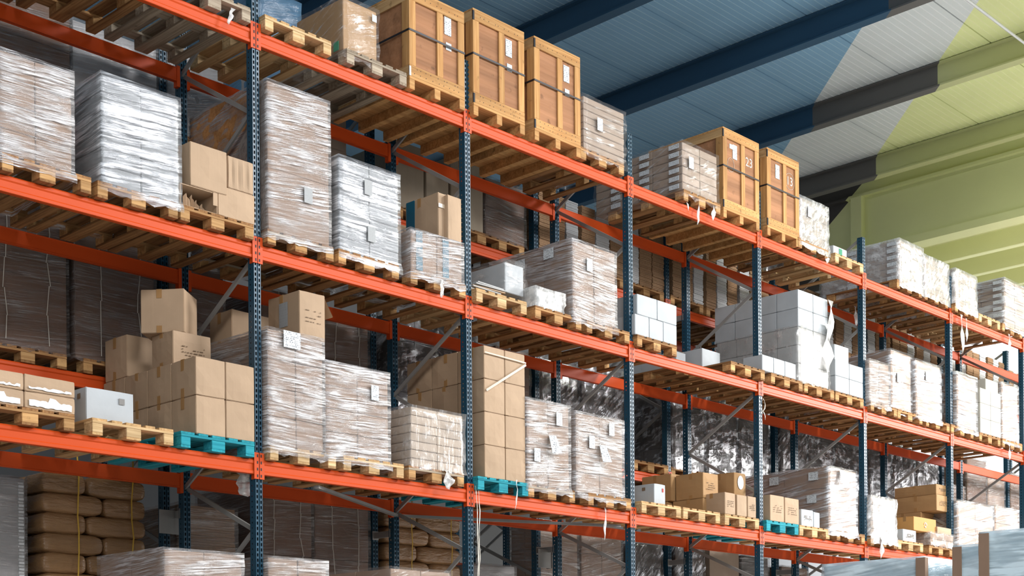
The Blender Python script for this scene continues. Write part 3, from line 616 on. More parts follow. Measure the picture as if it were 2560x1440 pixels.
def film(name, tint, base, top, t0, t1, fx=2.2, fz=110., slope=.10, patch=1.0, rough=.16, bump=.7, spec=.8, wob=.035, metal=.25):
    """thin stretch film: nearly clear where it lies flat, whitish and glossy along its fine creases, streak glints painted into the cover;
    base..top is the cover, t0..t1 the crease threshold, patch how much creases and painted glare gather in areas"""
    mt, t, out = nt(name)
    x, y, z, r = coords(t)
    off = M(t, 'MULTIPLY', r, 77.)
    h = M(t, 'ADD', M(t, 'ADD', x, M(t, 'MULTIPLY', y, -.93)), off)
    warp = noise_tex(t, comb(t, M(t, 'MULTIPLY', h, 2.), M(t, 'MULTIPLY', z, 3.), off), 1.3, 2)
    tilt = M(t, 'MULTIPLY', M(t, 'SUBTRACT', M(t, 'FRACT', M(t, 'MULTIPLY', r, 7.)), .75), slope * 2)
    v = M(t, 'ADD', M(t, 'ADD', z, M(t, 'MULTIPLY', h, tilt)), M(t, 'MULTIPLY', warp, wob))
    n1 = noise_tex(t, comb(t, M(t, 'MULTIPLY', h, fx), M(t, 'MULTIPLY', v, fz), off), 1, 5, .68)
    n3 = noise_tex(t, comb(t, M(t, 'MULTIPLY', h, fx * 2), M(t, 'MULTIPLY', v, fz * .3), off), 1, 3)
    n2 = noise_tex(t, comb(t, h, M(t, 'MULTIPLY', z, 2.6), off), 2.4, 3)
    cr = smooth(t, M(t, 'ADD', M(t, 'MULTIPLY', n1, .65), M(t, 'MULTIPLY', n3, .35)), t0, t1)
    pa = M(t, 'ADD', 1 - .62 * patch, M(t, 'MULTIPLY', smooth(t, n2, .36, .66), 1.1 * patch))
    fac = M(t, 'ADD', base, M(t, 'MULTIPLY', M(t, 'MULTIPLY', cr, pa), top - base), clamp=True)  # streak glints and glare areas are painted into the film's cover
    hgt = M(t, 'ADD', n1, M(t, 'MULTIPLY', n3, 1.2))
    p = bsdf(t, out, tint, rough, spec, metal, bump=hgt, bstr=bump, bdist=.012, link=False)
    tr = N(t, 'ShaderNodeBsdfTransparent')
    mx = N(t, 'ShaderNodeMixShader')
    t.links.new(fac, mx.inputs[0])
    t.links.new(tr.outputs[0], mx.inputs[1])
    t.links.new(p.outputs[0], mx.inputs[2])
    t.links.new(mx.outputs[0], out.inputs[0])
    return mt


def paper(name, ink=(.08, .08, .09), base=(.60, .64, .66)):
    """printed label: rows of broken dark lines on white paper"""
    mt, t, out = nt(name)
    tc = N(t, 'ShaderNodeTexCoord')
    s = N(t, 'ShaderNodeSeparateXYZ')
    t.links.new(tc.outputs['Generated'], s.inputs[0])
    u = M(t, 'MAXIMUM', s.outputs[0], 0.)
    h = M(t, 'ADD', s.outputs[0], s.outputs[1])
    oi = N(t, 'ShaderNodeObjectInfo')
    row = M(t, 'FLOOR', M(t, 'MULTIPLY', s.outputs[2], 9.))
    fr = M(t, 'FRACT', M(t, 'MULTIPLY', s.outputs[2], 9.))
    n = noise_tex(t, comb(t, M(t, 'MULTIPLY', h, 14.), M(t, 'MULTIPLY', row, 7.7), M(t, 'MULTIPLY', oi.outputs['Random'], 50)), 1, 1)
    on = M(t, 'GREATER_THAN', n, .54)
    ln = M(t, 'MULTIPLY', on, M(t, 'LESS_THAN', fr, .5))
    bsdf(t, out, mixc(t, M(t, 'MULTIPLY', ln, .8), base, ink), .5, .3)
    return mt


plain('blue_steel', (.011, .058, .098), .38, .5, .0, .12)
plain('orange_steel', (.56, .068, .010), .45, .2, .0, .08, 2.)
plain('grey_steel', (.30, .295, .28), .45, .5, .3, .15)
plain('dark_steel', (.01, .012, .016), .6, .3)
wood('pallet_wood', (.18, .08, .028), (.33, .17, .066), 1)  # deck and bottom boards darkened to carry the shade under the pallets
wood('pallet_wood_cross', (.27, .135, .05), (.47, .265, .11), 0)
wood('pallet_block', (.38, .20, .075), (.54, .32, .135), 0, .3)
wood('clean_wood', (.37, .215, .09), (.54, .345, .165), 1)
wood('clean_wood_cross', (.46, .29, .13), (.68, .48, .26), 0)
wood('grey_wood', (.20, .15, .10), (.36, .29, .21), 1)
wood('grey_wood_cross', (.26, .20, .14), (.42, .35, .26), 0)
wood('teal_wood', (.008, .21, .27), (.03, .33, .38), 1, .15)
wood('teal_wood_cross', (.008, .21, .27), (.03, .34, .40), 0, .15)
wood('crate_batten', (.40, .195, .065), (.55, .31, .12), 2, .2)
wood('crate_rail', (.40, .195, .065), (.55, .31, .12), 0, .2)
wood('plywood', (.32, .15, .07), (.37, .18, .09), 0, .15)
wood('chipboard', (.30, .13, .045), (.42, .21, .08), 0, .1)
card('card_pale', (.44, .305, .195))
card('card_brown', (.40, .235, .105))
card('card_orange', (.55, .28, .09))
card('card_load', (.29, .19, .13))
card('card_tan', (.32, .24, .18))
card('card_tanlight', (.46, .37, .29))
card('card_beige', (.42, .35, .26))
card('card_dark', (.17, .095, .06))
card('card_white', (.45, .475, .49), .06, .02)
card('card_cream', (.5, .485, .43), .06, .02)
card('card_greywhite', (.42, .42, .41), .08, .03)
card('carton_silver', (.25, .26, .265), .1, .03)
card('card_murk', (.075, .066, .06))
card('card_sky', (.34, .47, .55), .05, .02)  # blue cast of skylight put into the card colour
card('bale_grey', (.30, .29, .285), .1, .05)
wrap_gloss('sack_paper', (.33, .185, .085))
card('tape', (.36, .195, .075), .1, .02)
plain('tape_clear', (.62, .52, .40), .3, .5)
plain('tape_blue', (.006, .10, .16), .4, .4)
plain('black_strap', (.016, .014, .016), .45, .4)
plain('white_strap', (.62, .58, .5), .5, .4)
plain('yellow_strap', (.60, .36, .04), .5, .4)
plain('ink', (.20, .135, .085), .7, .2)
plain('chalk', (.62, .58, .52), .9, .1)
plain('red_ink', (.45, .06, .05), .7, .2)
plain('green_print', (.03, .25, .13), .6, .3)
paper('printed_label')
paper('printed_label_dark', (.3, .3, .3), (.34, .35, .35))
plain('paper_white', (.76, .79, .81), .6, .3, 0, .05)
plain('paper_grey', (.24, .23, .22), .7, .2, 0, .1)
plain('blue_ink', (.02, .12, .35), .6, .3)
plain('board_card', (.33, .2, .11), .8, .2, 0, .3, 30.)
plain('board_white', (.6, .61, .61), .8, .2, 0, .1, 30.)
plain('concrete', (.56, .55, .53), .55, .4, 0, .12, .7)
plain('wall_grey', (.16, .16, .165), .8, .2, 0, .08, .6)
plain('lamp_white', (.8, .82, .85), .4, .4, 0, .02)
plain('bracket_steel', (.30, .29, .27), .4, .5, .3)
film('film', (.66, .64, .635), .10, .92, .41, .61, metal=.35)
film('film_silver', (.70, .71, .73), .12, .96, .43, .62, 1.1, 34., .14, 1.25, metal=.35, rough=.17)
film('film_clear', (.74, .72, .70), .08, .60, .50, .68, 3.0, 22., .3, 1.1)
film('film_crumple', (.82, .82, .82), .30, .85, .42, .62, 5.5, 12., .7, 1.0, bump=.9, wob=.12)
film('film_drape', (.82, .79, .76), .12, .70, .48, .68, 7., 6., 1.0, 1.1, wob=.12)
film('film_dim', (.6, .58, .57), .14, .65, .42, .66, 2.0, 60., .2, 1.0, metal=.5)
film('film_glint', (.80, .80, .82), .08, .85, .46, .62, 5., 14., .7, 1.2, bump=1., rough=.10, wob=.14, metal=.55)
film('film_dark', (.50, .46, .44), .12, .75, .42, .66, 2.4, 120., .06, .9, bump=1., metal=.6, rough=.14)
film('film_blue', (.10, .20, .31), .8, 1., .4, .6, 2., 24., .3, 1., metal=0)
film('film_sky', (.74, .90, .97), .35, 1., .36, .60, 1.0, 26., .10, 1., metal=0)  # whitish film with the blue cast of skylight put into its colour
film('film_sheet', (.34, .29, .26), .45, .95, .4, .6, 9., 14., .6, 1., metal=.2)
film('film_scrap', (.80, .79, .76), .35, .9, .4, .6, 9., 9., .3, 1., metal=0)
FILM = {'film': 'film', 'silver': 'film_silver', 'clear': 'film_clear', 'crumple': 'film_crumple', 'drape': 'film_drape',
        'dim': 'film_dim', 'glint': 'film_glint'}


def painted_roof(name, bare, blue, green, rough=.6, gable=False):
    """roof paint in three broad diagonal bands across the building: deep blue, bare grey, pale green"""
    mt, t, out = nt(name)
    g = N(t, 'ShaderNodeNewGeometry')
    s = N(t, 'ShaderNodeSeparateXYZ')
    t.links.new(g.outputs['Position'], s.inputs[0])
    x, y = s.outputs[0], s.outputs[1]
    d1 = M(t, 'SUBTRACT', M(t, 'ADD', y, .34), M(t, 'MULTIPLY', M(t, 'SUBTRACT', x, 11.12), 1.068))
    d2 = M(t, 'SUBTRACT', M(t, 'ADD', y, 1.40), M(t, 'MULTIPLY', M(t, 'SUBTRACT', x, 12.18), .953))
    if gable:
        # on the gable the green starts along a slanting edge
        d2 = M(t, 'SUBTRACT', y, M(t, 'ADD', 3.85, M(t, 'MULTIPLY', M(t, 'SUBTRACT', 11.78, s.outputs[2]), 1.25)))
    isblue = M(t, 'GREATER_THAN', d1, 0.)
    isgreen = M(t, 'LESS_THAN', d2, 0.)
    n = noise_tex(t, comb(t, x, M(t, 'MULTIPLY', y, .6), s.outputs[2]), .9, 4)
    col = mixc(t, isgreen, mixc(t, isblue, bare, blue), green)
    bsdf(t, out, scalec(t, col, M(t, 'ADD', .9, M(t, 'MULTIPLY', n, .2))), rough, .3)
    return mt


painted_roof('roof_sheet', (.82, .88, .89), (.28, .51, .73), (.90, .97, .49))
painted_roof('roof_rib', (.95, .98, .99), (.45, .66, .80), (.95, .99, .60))
painted_roof('roof_seam', (.08, .08, .08), (.05, .09, .13), (.5, .54, .25))
painted_roof('rafter_paint', (.15, .147, .14), (.035, .098, .175), (.62, .65, .33))
painted_roof('gable_paint', (.10, .097, .095), (.10, .097, .095), (.92, .96, .50), gable=True)


# ------------------------------------------------------------------ mesh helpers
class MB:
    def __init__(self):
        self.v, self.f, self.m = [], [], []

    def face(self, pts, m=0):
        n = len(self.v)
        self.v += [tuple(p) for p in pts]
        self.f.append(tuple(range(n, n + len(pts))))
        self.m.append(m)

    def box(self, x0, y0, z0, x1, y1, z1, m=0):
        n = len(self.v)
        self.v += [(x0, y0, z0), (x1, y0, z0), (x1, y1, z0), (x0, y1, z0), (x0, y0, z1), (x1, y0, z1), (x1, y1, z1), (x0, y1, z1)]
        for q in ((0, 3, 2, 1), (4, 5, 6, 7), (0, 1, 5, 4), (1, 2, 6, 5), (2, 3, 7, 6), (3, 0, 4, 7)):
            self.f.append(tuple(n + i for i in q))
            self.m.append(m)
        return self

    def bar(self, a, b, wd, th, m=0, up=(0, 0, 1)):
        a, b = Vector(a), Vector(b)
        d = (b - a).normalized()
        u = Vector(up)
        s = d.cross(u)
        if s.length < 1e-4:
            s = d.cross(Vector((1, 0, 0)))
        s.normalize()
        u = s.cross(d).normalized()
        n = len(self.v)
        for p in (a, b):
            for i, j in ((-1, -1), (1, -1), (1, 1), (-1, 1)):
                self.v.append(tuple(p + s * (i * wd / 2) + u * (j * th / 2)))
        for q in ((0, 1, 2, 3), (7, 6, 5, 4), (0, 4, 5, 1), (1, 5, 6, 2), (2, 6, 7, 3), (3, 7, 4, 0)):
            self.f.append(tuple(n + i for i in q))
            self.m.append(m)
        return self

    def extrude_x(self, prof, x0, x1, m=0):
        """closed (y,z) profile swept along x"""
        k = len(prof)
        n = len(self.v)
        self.v += [(x0, y, z) for y, z in prof] + [(x1, y, z) for y, z in prof]
        for i in range(k):
            j = (i + 1) % k
            self.f.append((n + i, n + j, n + k + j, n + k + i))
            self.m.append(m)
        self.f.append(tuple(n + i for i in reversed(range(k))))
        self.m.append(m)
        self.f.append(tuple(n + k + i for i in range(k)))
        self.m.append(m)
        return self

    def extrude_y(self, prof, y0, y1, m=0):
        k = len(prof)
        n = len(self.v)
        self.v += [(x, y0, z) for x, z in prof] + [(x, y1, z) for x, z in prof]
        for i in range(k):
            j = (i + 1) % k
            self.f.append((n + i, n + k + i, n + k + j, n + j))
            self.m.append(m)
        self.f.append(tuple(n + i for i in range(k)))
        self.m.append(m)
        self.f.append(tuple(n + k + i for i in reversed(range(k))))
        self.m.append(m)
        return self

    def mesh(self, name, mats, bevel=0, smooth_=False, seg=1):
        me = bpy.data.meshes.new(name)
        me.from_pydata(self.v, [], self.f)
        for q in mats:
            me.materials.append(MATS[q])
        for p, mi in zip(me.polygons, self.m):
            p.material_index = mi
            p.use_smooth = smooth_
        bm = bmesh.new()
        bm.from_mesh(me)
        bmesh.ops.recalc_face_normals(bm, faces=bm.faces[:])
        if bevel:
            bmesh.ops.bevel(bm, geom=bm.edges[:], offset=bevel, segments=seg, affect='EDGES', profile=.6)
        bm.to_mesh(me)
        bm.free()
        me.update()
        return me


def link(name, me, parent=None, loc=None):
    o = bpy.data.objects.new(name, me)
    C.objects.link(o)
    if parent is not None:
        o.parent = parent
    if loc is not None:
        o.location = loc
    return o


def thing(name, label, cat, loc=(0, 0, 0), rz=0., group=None):
    o = bpy.data.objects.new(name, None)
    C.objects.link(o)
    o.empty_display_size = .1
    o.location = loc
    o.rotation_euler = (0, 0, rz)
    return tag(o, label, cat, group)


def tag(o, label, cat, group=None):
    o['label'], o['category'] = label, cat
    o['kind'] = 'thing'
    if group:
        o['group'] = group
    return o


def struct(name, me):
    o = link(name, me)
    o['kind'] = 'structure'
    return o


def copy_tree(root, loc, label, group=None, rz=None):
    c = root.copy()
    C.objects.link(c)
    c.location = loc
    if rz is not None:
        c.rotation_euler = (0, 0, rz)
    c['label'] = label
    if group:
        c['group'] = group
    for ch in root.children:
        d = ch.copy()
        C.objects.link(d)
        d.parent = c
        for g in ch.children:
            e = g.copy()
            C.objects.link(e)
            e.parent = d
    return c


BAYNAME = {-1: 'first', 0: 'second', 1: 'third', 2: 'fourth', 3: 'fifth', 4: 'sixth', 5: 'seventh', 6: 'eighth', 7: 'ninth'}

# ------------------------------------------------------------------ the hall
def hall():
    b = MB(); b.box(-14, -22, -.2, 40, 12, 0)
    struct('floor', b.mesh('floor', ['concrete']))
    RX = 17.6
    # roof sheets: flat panels parted by dark seams, with fine ribs along the building
    b = MB()
    b.box(-14, -7.5, 12.03, RX, 10, 12.15, 0)
    y = -7.5
    seams = [-7.3 + 1.6 * i for i in range(0, 11)]
    for i, s in enumerate(seams[:-1]):
        b.box(-14, s + .011, 12.0, RX, seams[i + 1] - .011, 12.03, 0)
        b.box(-14, s - .011, 12.02, RX, s + .011, 12.031, 2)
        k = 1
        while s + .114 * k < seams[i + 1] - .05:
            yy = s + .114 * k
            b.box(-14, yy - .005, 11.9955, RX, yy + .005, 12.001, 1)
            k += 1
    struct('ceiling', b.mesh('ceiling', ['roof_sheet', 'roof_rib', 'roof_seam']))
    # rafters: slim I-section, web face and bottom flange
    b0 = MB()
    b0.extrude_y([(-.075, -.40), (.105, -.40), (.105, -.375), (.03, -.365), (.03, -.03), (.105, -.02), (.105, 0), (-.075, 0),
                  (-.075, -.02), (-.0, -.03), (-.0, -.365), (-.075, -.375)], -7.5, 10)
    me = b0.mesh('rafter', ['rafter_paint'])
    for i, x in enumerate((-9.15, -6.3, -3.45, -.6, 2.25, 5.1, 7.98, 10.83, 13.70, 16.60)):
        o = link('rafter', me, None, (x, 0, 11.988))
        tag(o, 'painted steel roof rafter crossing the ceiling, %s counting from the far gable wall' %
            ('tenth ninth eighth seventh sixth fifth fourth third second first'.split()[i]), 'roof beam', 'roof rafters')
    # gable above the lower annex roof, with column and edge beams
    b = MB()
    b.box(RX, -7.5, 10.62, RX + .15, 10, 12.2)
    b.box(RX - .12, -7.5, 11.66, RX, 10, 11.72)
    b.box(RX - .05, -7.5, 11.72, RX, 10, 12.0)
    b.box(RX - .03, -7.5, 10.62, RX, 3.55, 11.60)
    b.box(RX - .10, -7.5, 10.47, RX + .15, 10, 10.62)
    struct('wall_right', b.mesh('wall_right', ['gable_paint']))
    b = MB(); b.box(RX - .16, 3.62, 0, RX + .1, 3.86, 11.66)
    struct('column', b.mesh('column', ['gable_paint']))
    # annex roof: shallow folded sheets
    b = MB()
    prof = []
    x = RX + .15
    pts = [(x, 10.5)]
    for k in range(6):
        pts += [(x + .25, 10.5), (x + .95, 10.78), (x + 1.15, 10.78), (x + 1.25, 10.46), (x + 1.3, 10.46)]
        x += 1.3
    for i in range(len(pts) - 1):
        (xa, za), (xb, zb) = pts[i], pts[i + 1]
        b.face([(xa, -7.5, za), (xb, -7.5, zb), (xb, 10, zb), (xa, 10, za)])
        b.face([(xa, -7.5, za + .1), (xb, -7.5, zb + .1), (xb, 10, zb + .1), (xa, 10, za + .1)])
    struct('trim_1', b.mesh('annex_roof', ['gable_paint']))
    # back wall of the hall
    b = MB(); b.box(-14, 10, 0, RX, 10.2, 12.1)
    struct('wall_back', b.mesh('wall_back', ['wall_grey']))
    # conduit under the roof
    b = MB()
    prof = [(-1.70 + .02 * math.cos(a * PI / 4), 11.55 + .02 * math.sin(a * PI / 4)) for a in range(8)]
    b.extrude_x(prof, 6.0, 17.5)
    o = link('ceiling_conduit', b.mesh('ceiling_conduit', ['lamp_white'], smooth_=True))
    tag(o, 'thin white conduit running under the roof below the green roof band', 'pipe')


hall()

# ------------------------------------------------------------------ racking
POST_W, POST_D, TOP = .078, .092, 8.60


def post_mesh():
    """cold-rolled upright with two columns of punched slots on the face and small holes in the flank"""
    b = MB()
    p = .05
    n = int(TOP / p)
    hx = POST_W / 2
    cols = [(-hx, -.030, 0), (-.030, -.014, 1), (-.014, -.006, 0), (.006, .014, 0), (.014, .030, 1), (.030, hx, 0)]
    for i in range(n):
        z0, z1, z2 = i * p, i * p + .020, (i + 1) * p
        low = z0 < 2.0
        if low and i % 20 == 0:
            zt = z0 + 20 * p
            for xa, xb, hole in cols:
                b.face([(xa, 0, z0), (xb, 0, z0), (xb, 0, zt), (xa, 0, zt)])
            b.face([(-hx, 0, z0), (-hx, POST_D, z0), (-hx, POST_D, zt), (-hx, 0, zt)])
        if low:
            continue
        for xa, xb, hole in cols:
            if hole:
                b.face([(xa, 0, z0), (xb, 0, z0), (xb, 0, z1), (xa, 0, z1)])
            else:
                b.face([(xa, 0, z0), (xb, 0, z0), (xb, 0, z2), (xa, 0, z2)])
        # left flank with one small hole per pitch
        ya, yb = .052, .064
        b.face([(-hx, 0, z0), (-hx, ya, z0), (-hx, ya, z2), (-hx, 0, z2)])
        b.face([(-hx, yb, z0), (-hx, POST_D, z0), (-hx, POST_D, z2), (-hx, yb, z2)])
        b.face([(-hx, ya, z0), (-hx, yb, z0), (-hx, yb, z0 + .036), (-hx, ya, z0 + .036)])
    z = n * p
    # groove, right flank, return lips, slightly inset dark sheet standing in for the shade behind the slots
    b.face([(-.006, 0, 0), (-.003, .014, 0), (-.003, .014, z), (-.006, 0, z)])
    b.face([(-.003, .014, 0), (.003, .014, 0), (.003, .014, z), (-.003, .014, z)])
    b.face([(.003, .014, 0), (.006, 0, 0), (.006, 0, z), (.003, .014, z)])
    b.face([(hx, 0, 0), (hx, POST_D, 0), (hx, POST_D, z), (hx, 0, z)])
    b.face([(-hx, POST_D, 0), (-.012, POST_D, 0), (-.012, POST_D, z), (-hx, POST_D, z)])
    b.face([(.012, POST_D, 0), (hx, POST_D, 0), (hx, POST_D, z), (.012, POST_D, z)])
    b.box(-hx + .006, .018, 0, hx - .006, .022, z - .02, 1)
    b.box(-hx, 0, z, hx, POST_D, z + .002, 0)
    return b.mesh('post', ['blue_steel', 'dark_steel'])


def holes(b, x0, x1, z0, z1, y, m):
    for k in range(4):
        zc = z0 + (z1 - z0) * (k + .5) / 4
        for s in (.5,):
            xc = x0 + (x1 - x0) * s
            b.box(xc - .006, y - .001, zc - .012, xc + .006, y, zc + .012, m)


RACK_D = 1.30
JR = [2.40, 3.75, 5.09, 6.47, 7.89]
JF = [1.75, 3.22, 4.42, 5.78, 7.18, 8.52]
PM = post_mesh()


def frame_proto():
    t = thing('upright_frame', '', 'rack frame')
    for y in (0, RACK_D - POST_D):
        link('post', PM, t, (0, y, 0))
    for y in (-.02, RACK_D - POST_D - .02):
        b = MB(); b.box(-.07, y, 0, .07, y + .13, .008)
        link('foot_plate', b.mesh('foot_plate', ['dark_steel']), t)
    seq = []
    for i in range(5):
        seq += [((0, POST_D - .02, JF[i]), (0, RACK_D - POST_D + .02, JR[i])), ((0, RACK_D - POST_D + .02, JR[i]), (0, POST_D - .02, JF[i + 1]))]
    for k, (a, c) in enumerate(seq):
        b = MB()
        xo = -.012 if k % 2 else .012
        a = (xo, a[1], a[2]); c = (xo, c[1], c[2])
        b.bar(a, c, .022, .042, 0)
        link('brace', b.mesh('brace', ['grey_steel']), t)
    return t


BEAM_L = 2.8 - POST_W
PROF_F = [(.05, -.08), (.006, -.08), (.001, -.076), (.001, -.052), (.010, -.040), (.010, .012), (.001, .024), (.001, .048), (.016, .063), (.05, .063)]
PROF_R = [(.05, -.075), (0, -.075), (0, -.068), (.004, -.064), (.004, .052), (0, .056), (0, .063), (.05, .063)]


def beam_proto(name, prof, front):
    t = thing(name, '', 'rack beam')
    b = MB(); b.extrude_x(prof, POST_W / 2, 2.8 - POST_W / 2)
    link('beam_profile', b.mesh('beam_profile', ['orange_steel']), t)
    for s in (0, 1):
        b = MB()
        if front:
            xa, xb = (.004, .058) if s == 0 else (2.8 - .058, 2.8 - .004)
            b.box(xa, -.008, -.125, xb, -.003, .125, 0)
            xc, xd = (POST_W / 2, .045) if s == 0 else (2.8 - .045, 2.8 - POST_W / 2)
            b.box(xc, -.003, -.125, xd, .06, .125, 0)
            hx0, hx1 = (.008, .034) if s == 0 else (2.8 - .034, 2.8 - .008)
            for k in range(4):
                zc = -.095 + .063 * k
                xm = (hx0 + hx1) / 2
                b.box(xm - .007, -.0092, zc - .013, xm + .007, -.0079, zc + .013, 1)  # raised dark slab stands in for the shade inside a hole
        else:
            xa, xb = (POST_W / 2, .075) if s == 0 else (2.8 - .075, 2.8 - POST_W / 2)
            b.box(xa, -.006, -.13, xb, .055, .08, 0)
        link('end_connector', b.mesh('end_connector', ['orange_steel', 'dark_steel']), t)
    return t


LEV = {0: 1.80, 1: 3.826, 2: 5.866, 3: 7.891}
LEVB = {1: 2.255, 2: 4.755, 3: 7.255}
TN = {0: 'bottom', 1: 'lower', 2: 'middle', 3: 'top'}
ORD = ['first', 'second', 'third', 'fourth', 'fifth', 'sixth', 'seventh', 'eighth', 'ninth']
F0 = frame_proto()
BF = beam_proto('front_beam', PROF_F, True)
BR = beam_proto('rear_beam', PROF_R, False)
first = True
for n in range(-1, 9):
    nm = {-1: 'dark blue upright frame standing before the first one in view, front rack'}.get(n, 'dark blue upright frame with grey braces, %s of the front row' % (ORD[n] if n >= 0 else ''))
    if first:
        F0['label'] = nm; F0['group'] = 'front rack frames'; F0.location = (2.8 * n, 0, 0); first = False
    else:
        copy_tree(F0, (2.8 * n, 0, 0), nm, 'front rack frames')
    copy_tree(F0, (2.8 * n, 1.58, 0), 'shaded blue upright frame of the rear rack, behind %s frame' % ('the unseen near' if n < 0 else 'the ' + ORD[n] + ' front'), 'rear rack frames')
ff = fr_ = True
for n in range(-1, 8):
    for l, z in LEV.items():
        if l == 0 and n > 2:
            continue
        lab = 'orange front beam of the %s tier, %s bay of front rack' % (TN[l], BAYNAME[n])
        labr = 'orange rear beam of the %s tier, %s bay of front rack' % (TN[l], BAYNAME[n])
        if ff:
            BF.location = (2.8 * n, 0, z); BF['label'] = lab; BF['group'] = 'front rack front beams'; ff = False
        else:
            copy_tree(BF, (2.8 * n, 0, z), lab, 'front rack front beams')
        if fr_:
            BR.location = (2.8 * n, RACK_D - .085, z); BR['label'] = labr; BR['group'] = 'front rack rear beams'; fr_ = False
        else:
            copy_tree(BR, (2.8 * n, RACK_D - .085, z), labr, 'front rack rear beams')
    for l, z in LEVB.items():
        lab = 'shaded orange beam at %s level, rear rack, %s bay' % ({1: 'low', 2: 'mid', 3: 'high'}[l], BAYNAME[n])
        copy_tree(BF, (2.8 * n, 1.58, z), lab + ', near side', 'rear rack beams')
        copy_tree(BR, (2.8 * n, 1.58 + RACK_D - .085, z), lab + ', far side', 'rear rack beams')

# row spacers tying the two racks together, and the grey end plates on the lower ones
b = MB()
b.box(-.02, 0, -.035, .02, .30, .035)
b.box(-.045, -.005, -.05, .045, .004, .05)
b.box(-.045, .296, -.05, .045, .305, .05)
SP = b.mesh('row_spacer', ['grey_steel'])
k = 0
for n in range(0, 7):
    for z, wd in ((3.5, 'low'), (4.55, 'mid'), (7.0, 'high')):
        o = link('row_spacer', SP, None, (2.8 * n, RACK_D - .02, z + .02 * n))
        tag(o, 'grey row spacer joining both racks behind %s blue post, %s' % (ORD[n], wd), 'rack spacer', 'row spacers')
b = MB()
b.box(-.15, 0, -.12, .10, .006, .12)
b.box(.10, -.01, -.12, .106, .09, .12)
for s in (-.08, .08):
    b.box(-.10, -.004, s - .008, -.084, 0, s + .008)
GP = b.mesh('guard_plate', ['bracket_steel'], bevel=.002)
for n, wd in ((0, 'beside the sack pile'), (2, 'centre bottom')):
    o = link('guard_plate', GP, None, (2.8 * n - .05, RACK_D + .1, 3.42))
    tag(o, 'small grey steel plate fixed to the rear posts, %s' % wd, 'bracket')

# third rack glimpsed through the gap
t3 = frame_proto()
t3.location = (7.2, 5.4, 0); t3['label'] = 'dark far upright frame glimpsed through the bottom centre gap'
copy_tree(t3, (9.0, 5.4, 0), 'dark far upright frame past the first glimpsed one')
for z in (2.9, 3.75):
    copy_tree(BR, (6.35, 5.45, z), 'far dull red beam through the bottom centre gap, %s' % ('upper' if z > 3 else 'lower'), 'far beams')
    copy_tree(BR, (9.0, 5.45, z), 'far dull red beam past the second glimpsed post, %s' % ('upper' if z > 3 else 'lower'), 'far beams')


# ------------------------------------------------------------------ pallets
def pallet_proto(long_, cross, block, teal=False):
    t = thing('pallet', '', 'pallet')
    D = 1.26
    b = MB()
    for i in range(5):
        wd = .145 if i in (0, 2, 4) else .10
        xs = [0, .1875, .3275, .5125, .655][i]
        j = random.uniform(-.004, .004)
        b.box(xs + (j if i not in (0, 4) else 0), random.uniform(0, .006), .122, min(.8, xs + wd), D, .144)
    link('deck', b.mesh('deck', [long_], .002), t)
    for y in (0, D / 2 - .0725, D - .145):
        b = MB(); b.box(0, y, .100, .8, y + .145, .122)
        link('stringer_board', b.mesh('stringer_board', [cross], .002), t)
    for x, wd in ((0, .10), (.3275, .145), (.70, .10)):
        for y in (0, D / 2 - .0725, D - .145):
            b = MB(); b.box(x, y + .002, .022, x + wd, y + .143, .100)
            link('block', b.mesh('block', [block], .004), t)
        b = MB(); b.box(x, .004, 0, x + wd, D - .004, .022)
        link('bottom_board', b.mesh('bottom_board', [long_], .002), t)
    return t


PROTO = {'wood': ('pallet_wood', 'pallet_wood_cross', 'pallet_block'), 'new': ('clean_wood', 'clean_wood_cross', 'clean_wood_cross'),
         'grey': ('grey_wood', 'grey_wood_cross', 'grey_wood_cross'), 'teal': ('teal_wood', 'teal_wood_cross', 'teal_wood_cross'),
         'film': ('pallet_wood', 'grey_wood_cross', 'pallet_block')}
first = {}
for l, x, y, z, kind, lab in PALLETS:
    grp = 'pallets on the racks'
    if kind not in first:
        p = first[kind] = pallet_proto(*PROTO[kind])
        p.location = (x, y, z); p['label'] = lab; p['group'] = grp
    else:
        copy_tree(first[kind], (x, y + random.uniform(-.012, .012), z), lab, grp)


# ------------------------------------------------------------------ cartons
def carton_mesh(w, d, h, mat, bulge=.004, ribbed=False):
    bm = bmesh.new()
    bmesh.ops.create_cube(bm, size=1)
    bmesh.ops.scale(bm, vec=(w, d, h), verts=bm.verts[:])
    bmesh.ops.bevel(bm, geom=bm.edges[:], offset=.005, segments=2, affect='EDGES')
    long_e = [e for e in bm.edges if e.calc_length() > .06]
    bmesh.ops.subdivide_edges(bm, edges=long_e, cuts=3 if not ribbed else 11, use_grid_fill=True)
    s = random.uniform(0, 99)
    for v in bm.verts:
        c = v.co
        fx, fy, fz = (1 - (2 * c.x / w) ** 2), (1 - (2 * c.y / d) ** 2), (1 - (2 * c.z / h) ** 2)
        k = bulge * (.4 + noise.noise(c * 4 + Vector((s, 0, 0))))
        if ribbed and c.y < -d / 2 + .004:
            c.y += .007 * math.sin(c.x * 190) * max(fz, .2)
        if abs(abs(c.y) - d / 2) < .002: c.y += math.copysign(k * max(fx, 0) * max(fz, 0) * 2, c.y)
        if abs(abs(c.x) - w / 2) < .002: c.x += math.copysign(k * max(fy, 0) * max(fz, 0) * 2, c.x)
        c.z += h / 2
        c.y += d / 2
        # crushed corners
        e = (abs(c.x) > w / 2 - .01) + (min(c.y, d - c.y) < .01) + (min(c.z, h - c.z) < .01)
        if e >= 3:
            c.x *= 1 - random.uniform(0, .012); c.z += random.uniform(-.004, .004) if c.z > .1 else random.uniform(0, .004)
    me = bpy.data.meshes.new('carton')
    bm.to_mesh(me); bm.free()
    me.materials.append(MATS[mat])
    for p in me.polygons:
        p.use_smooth = False
    return me


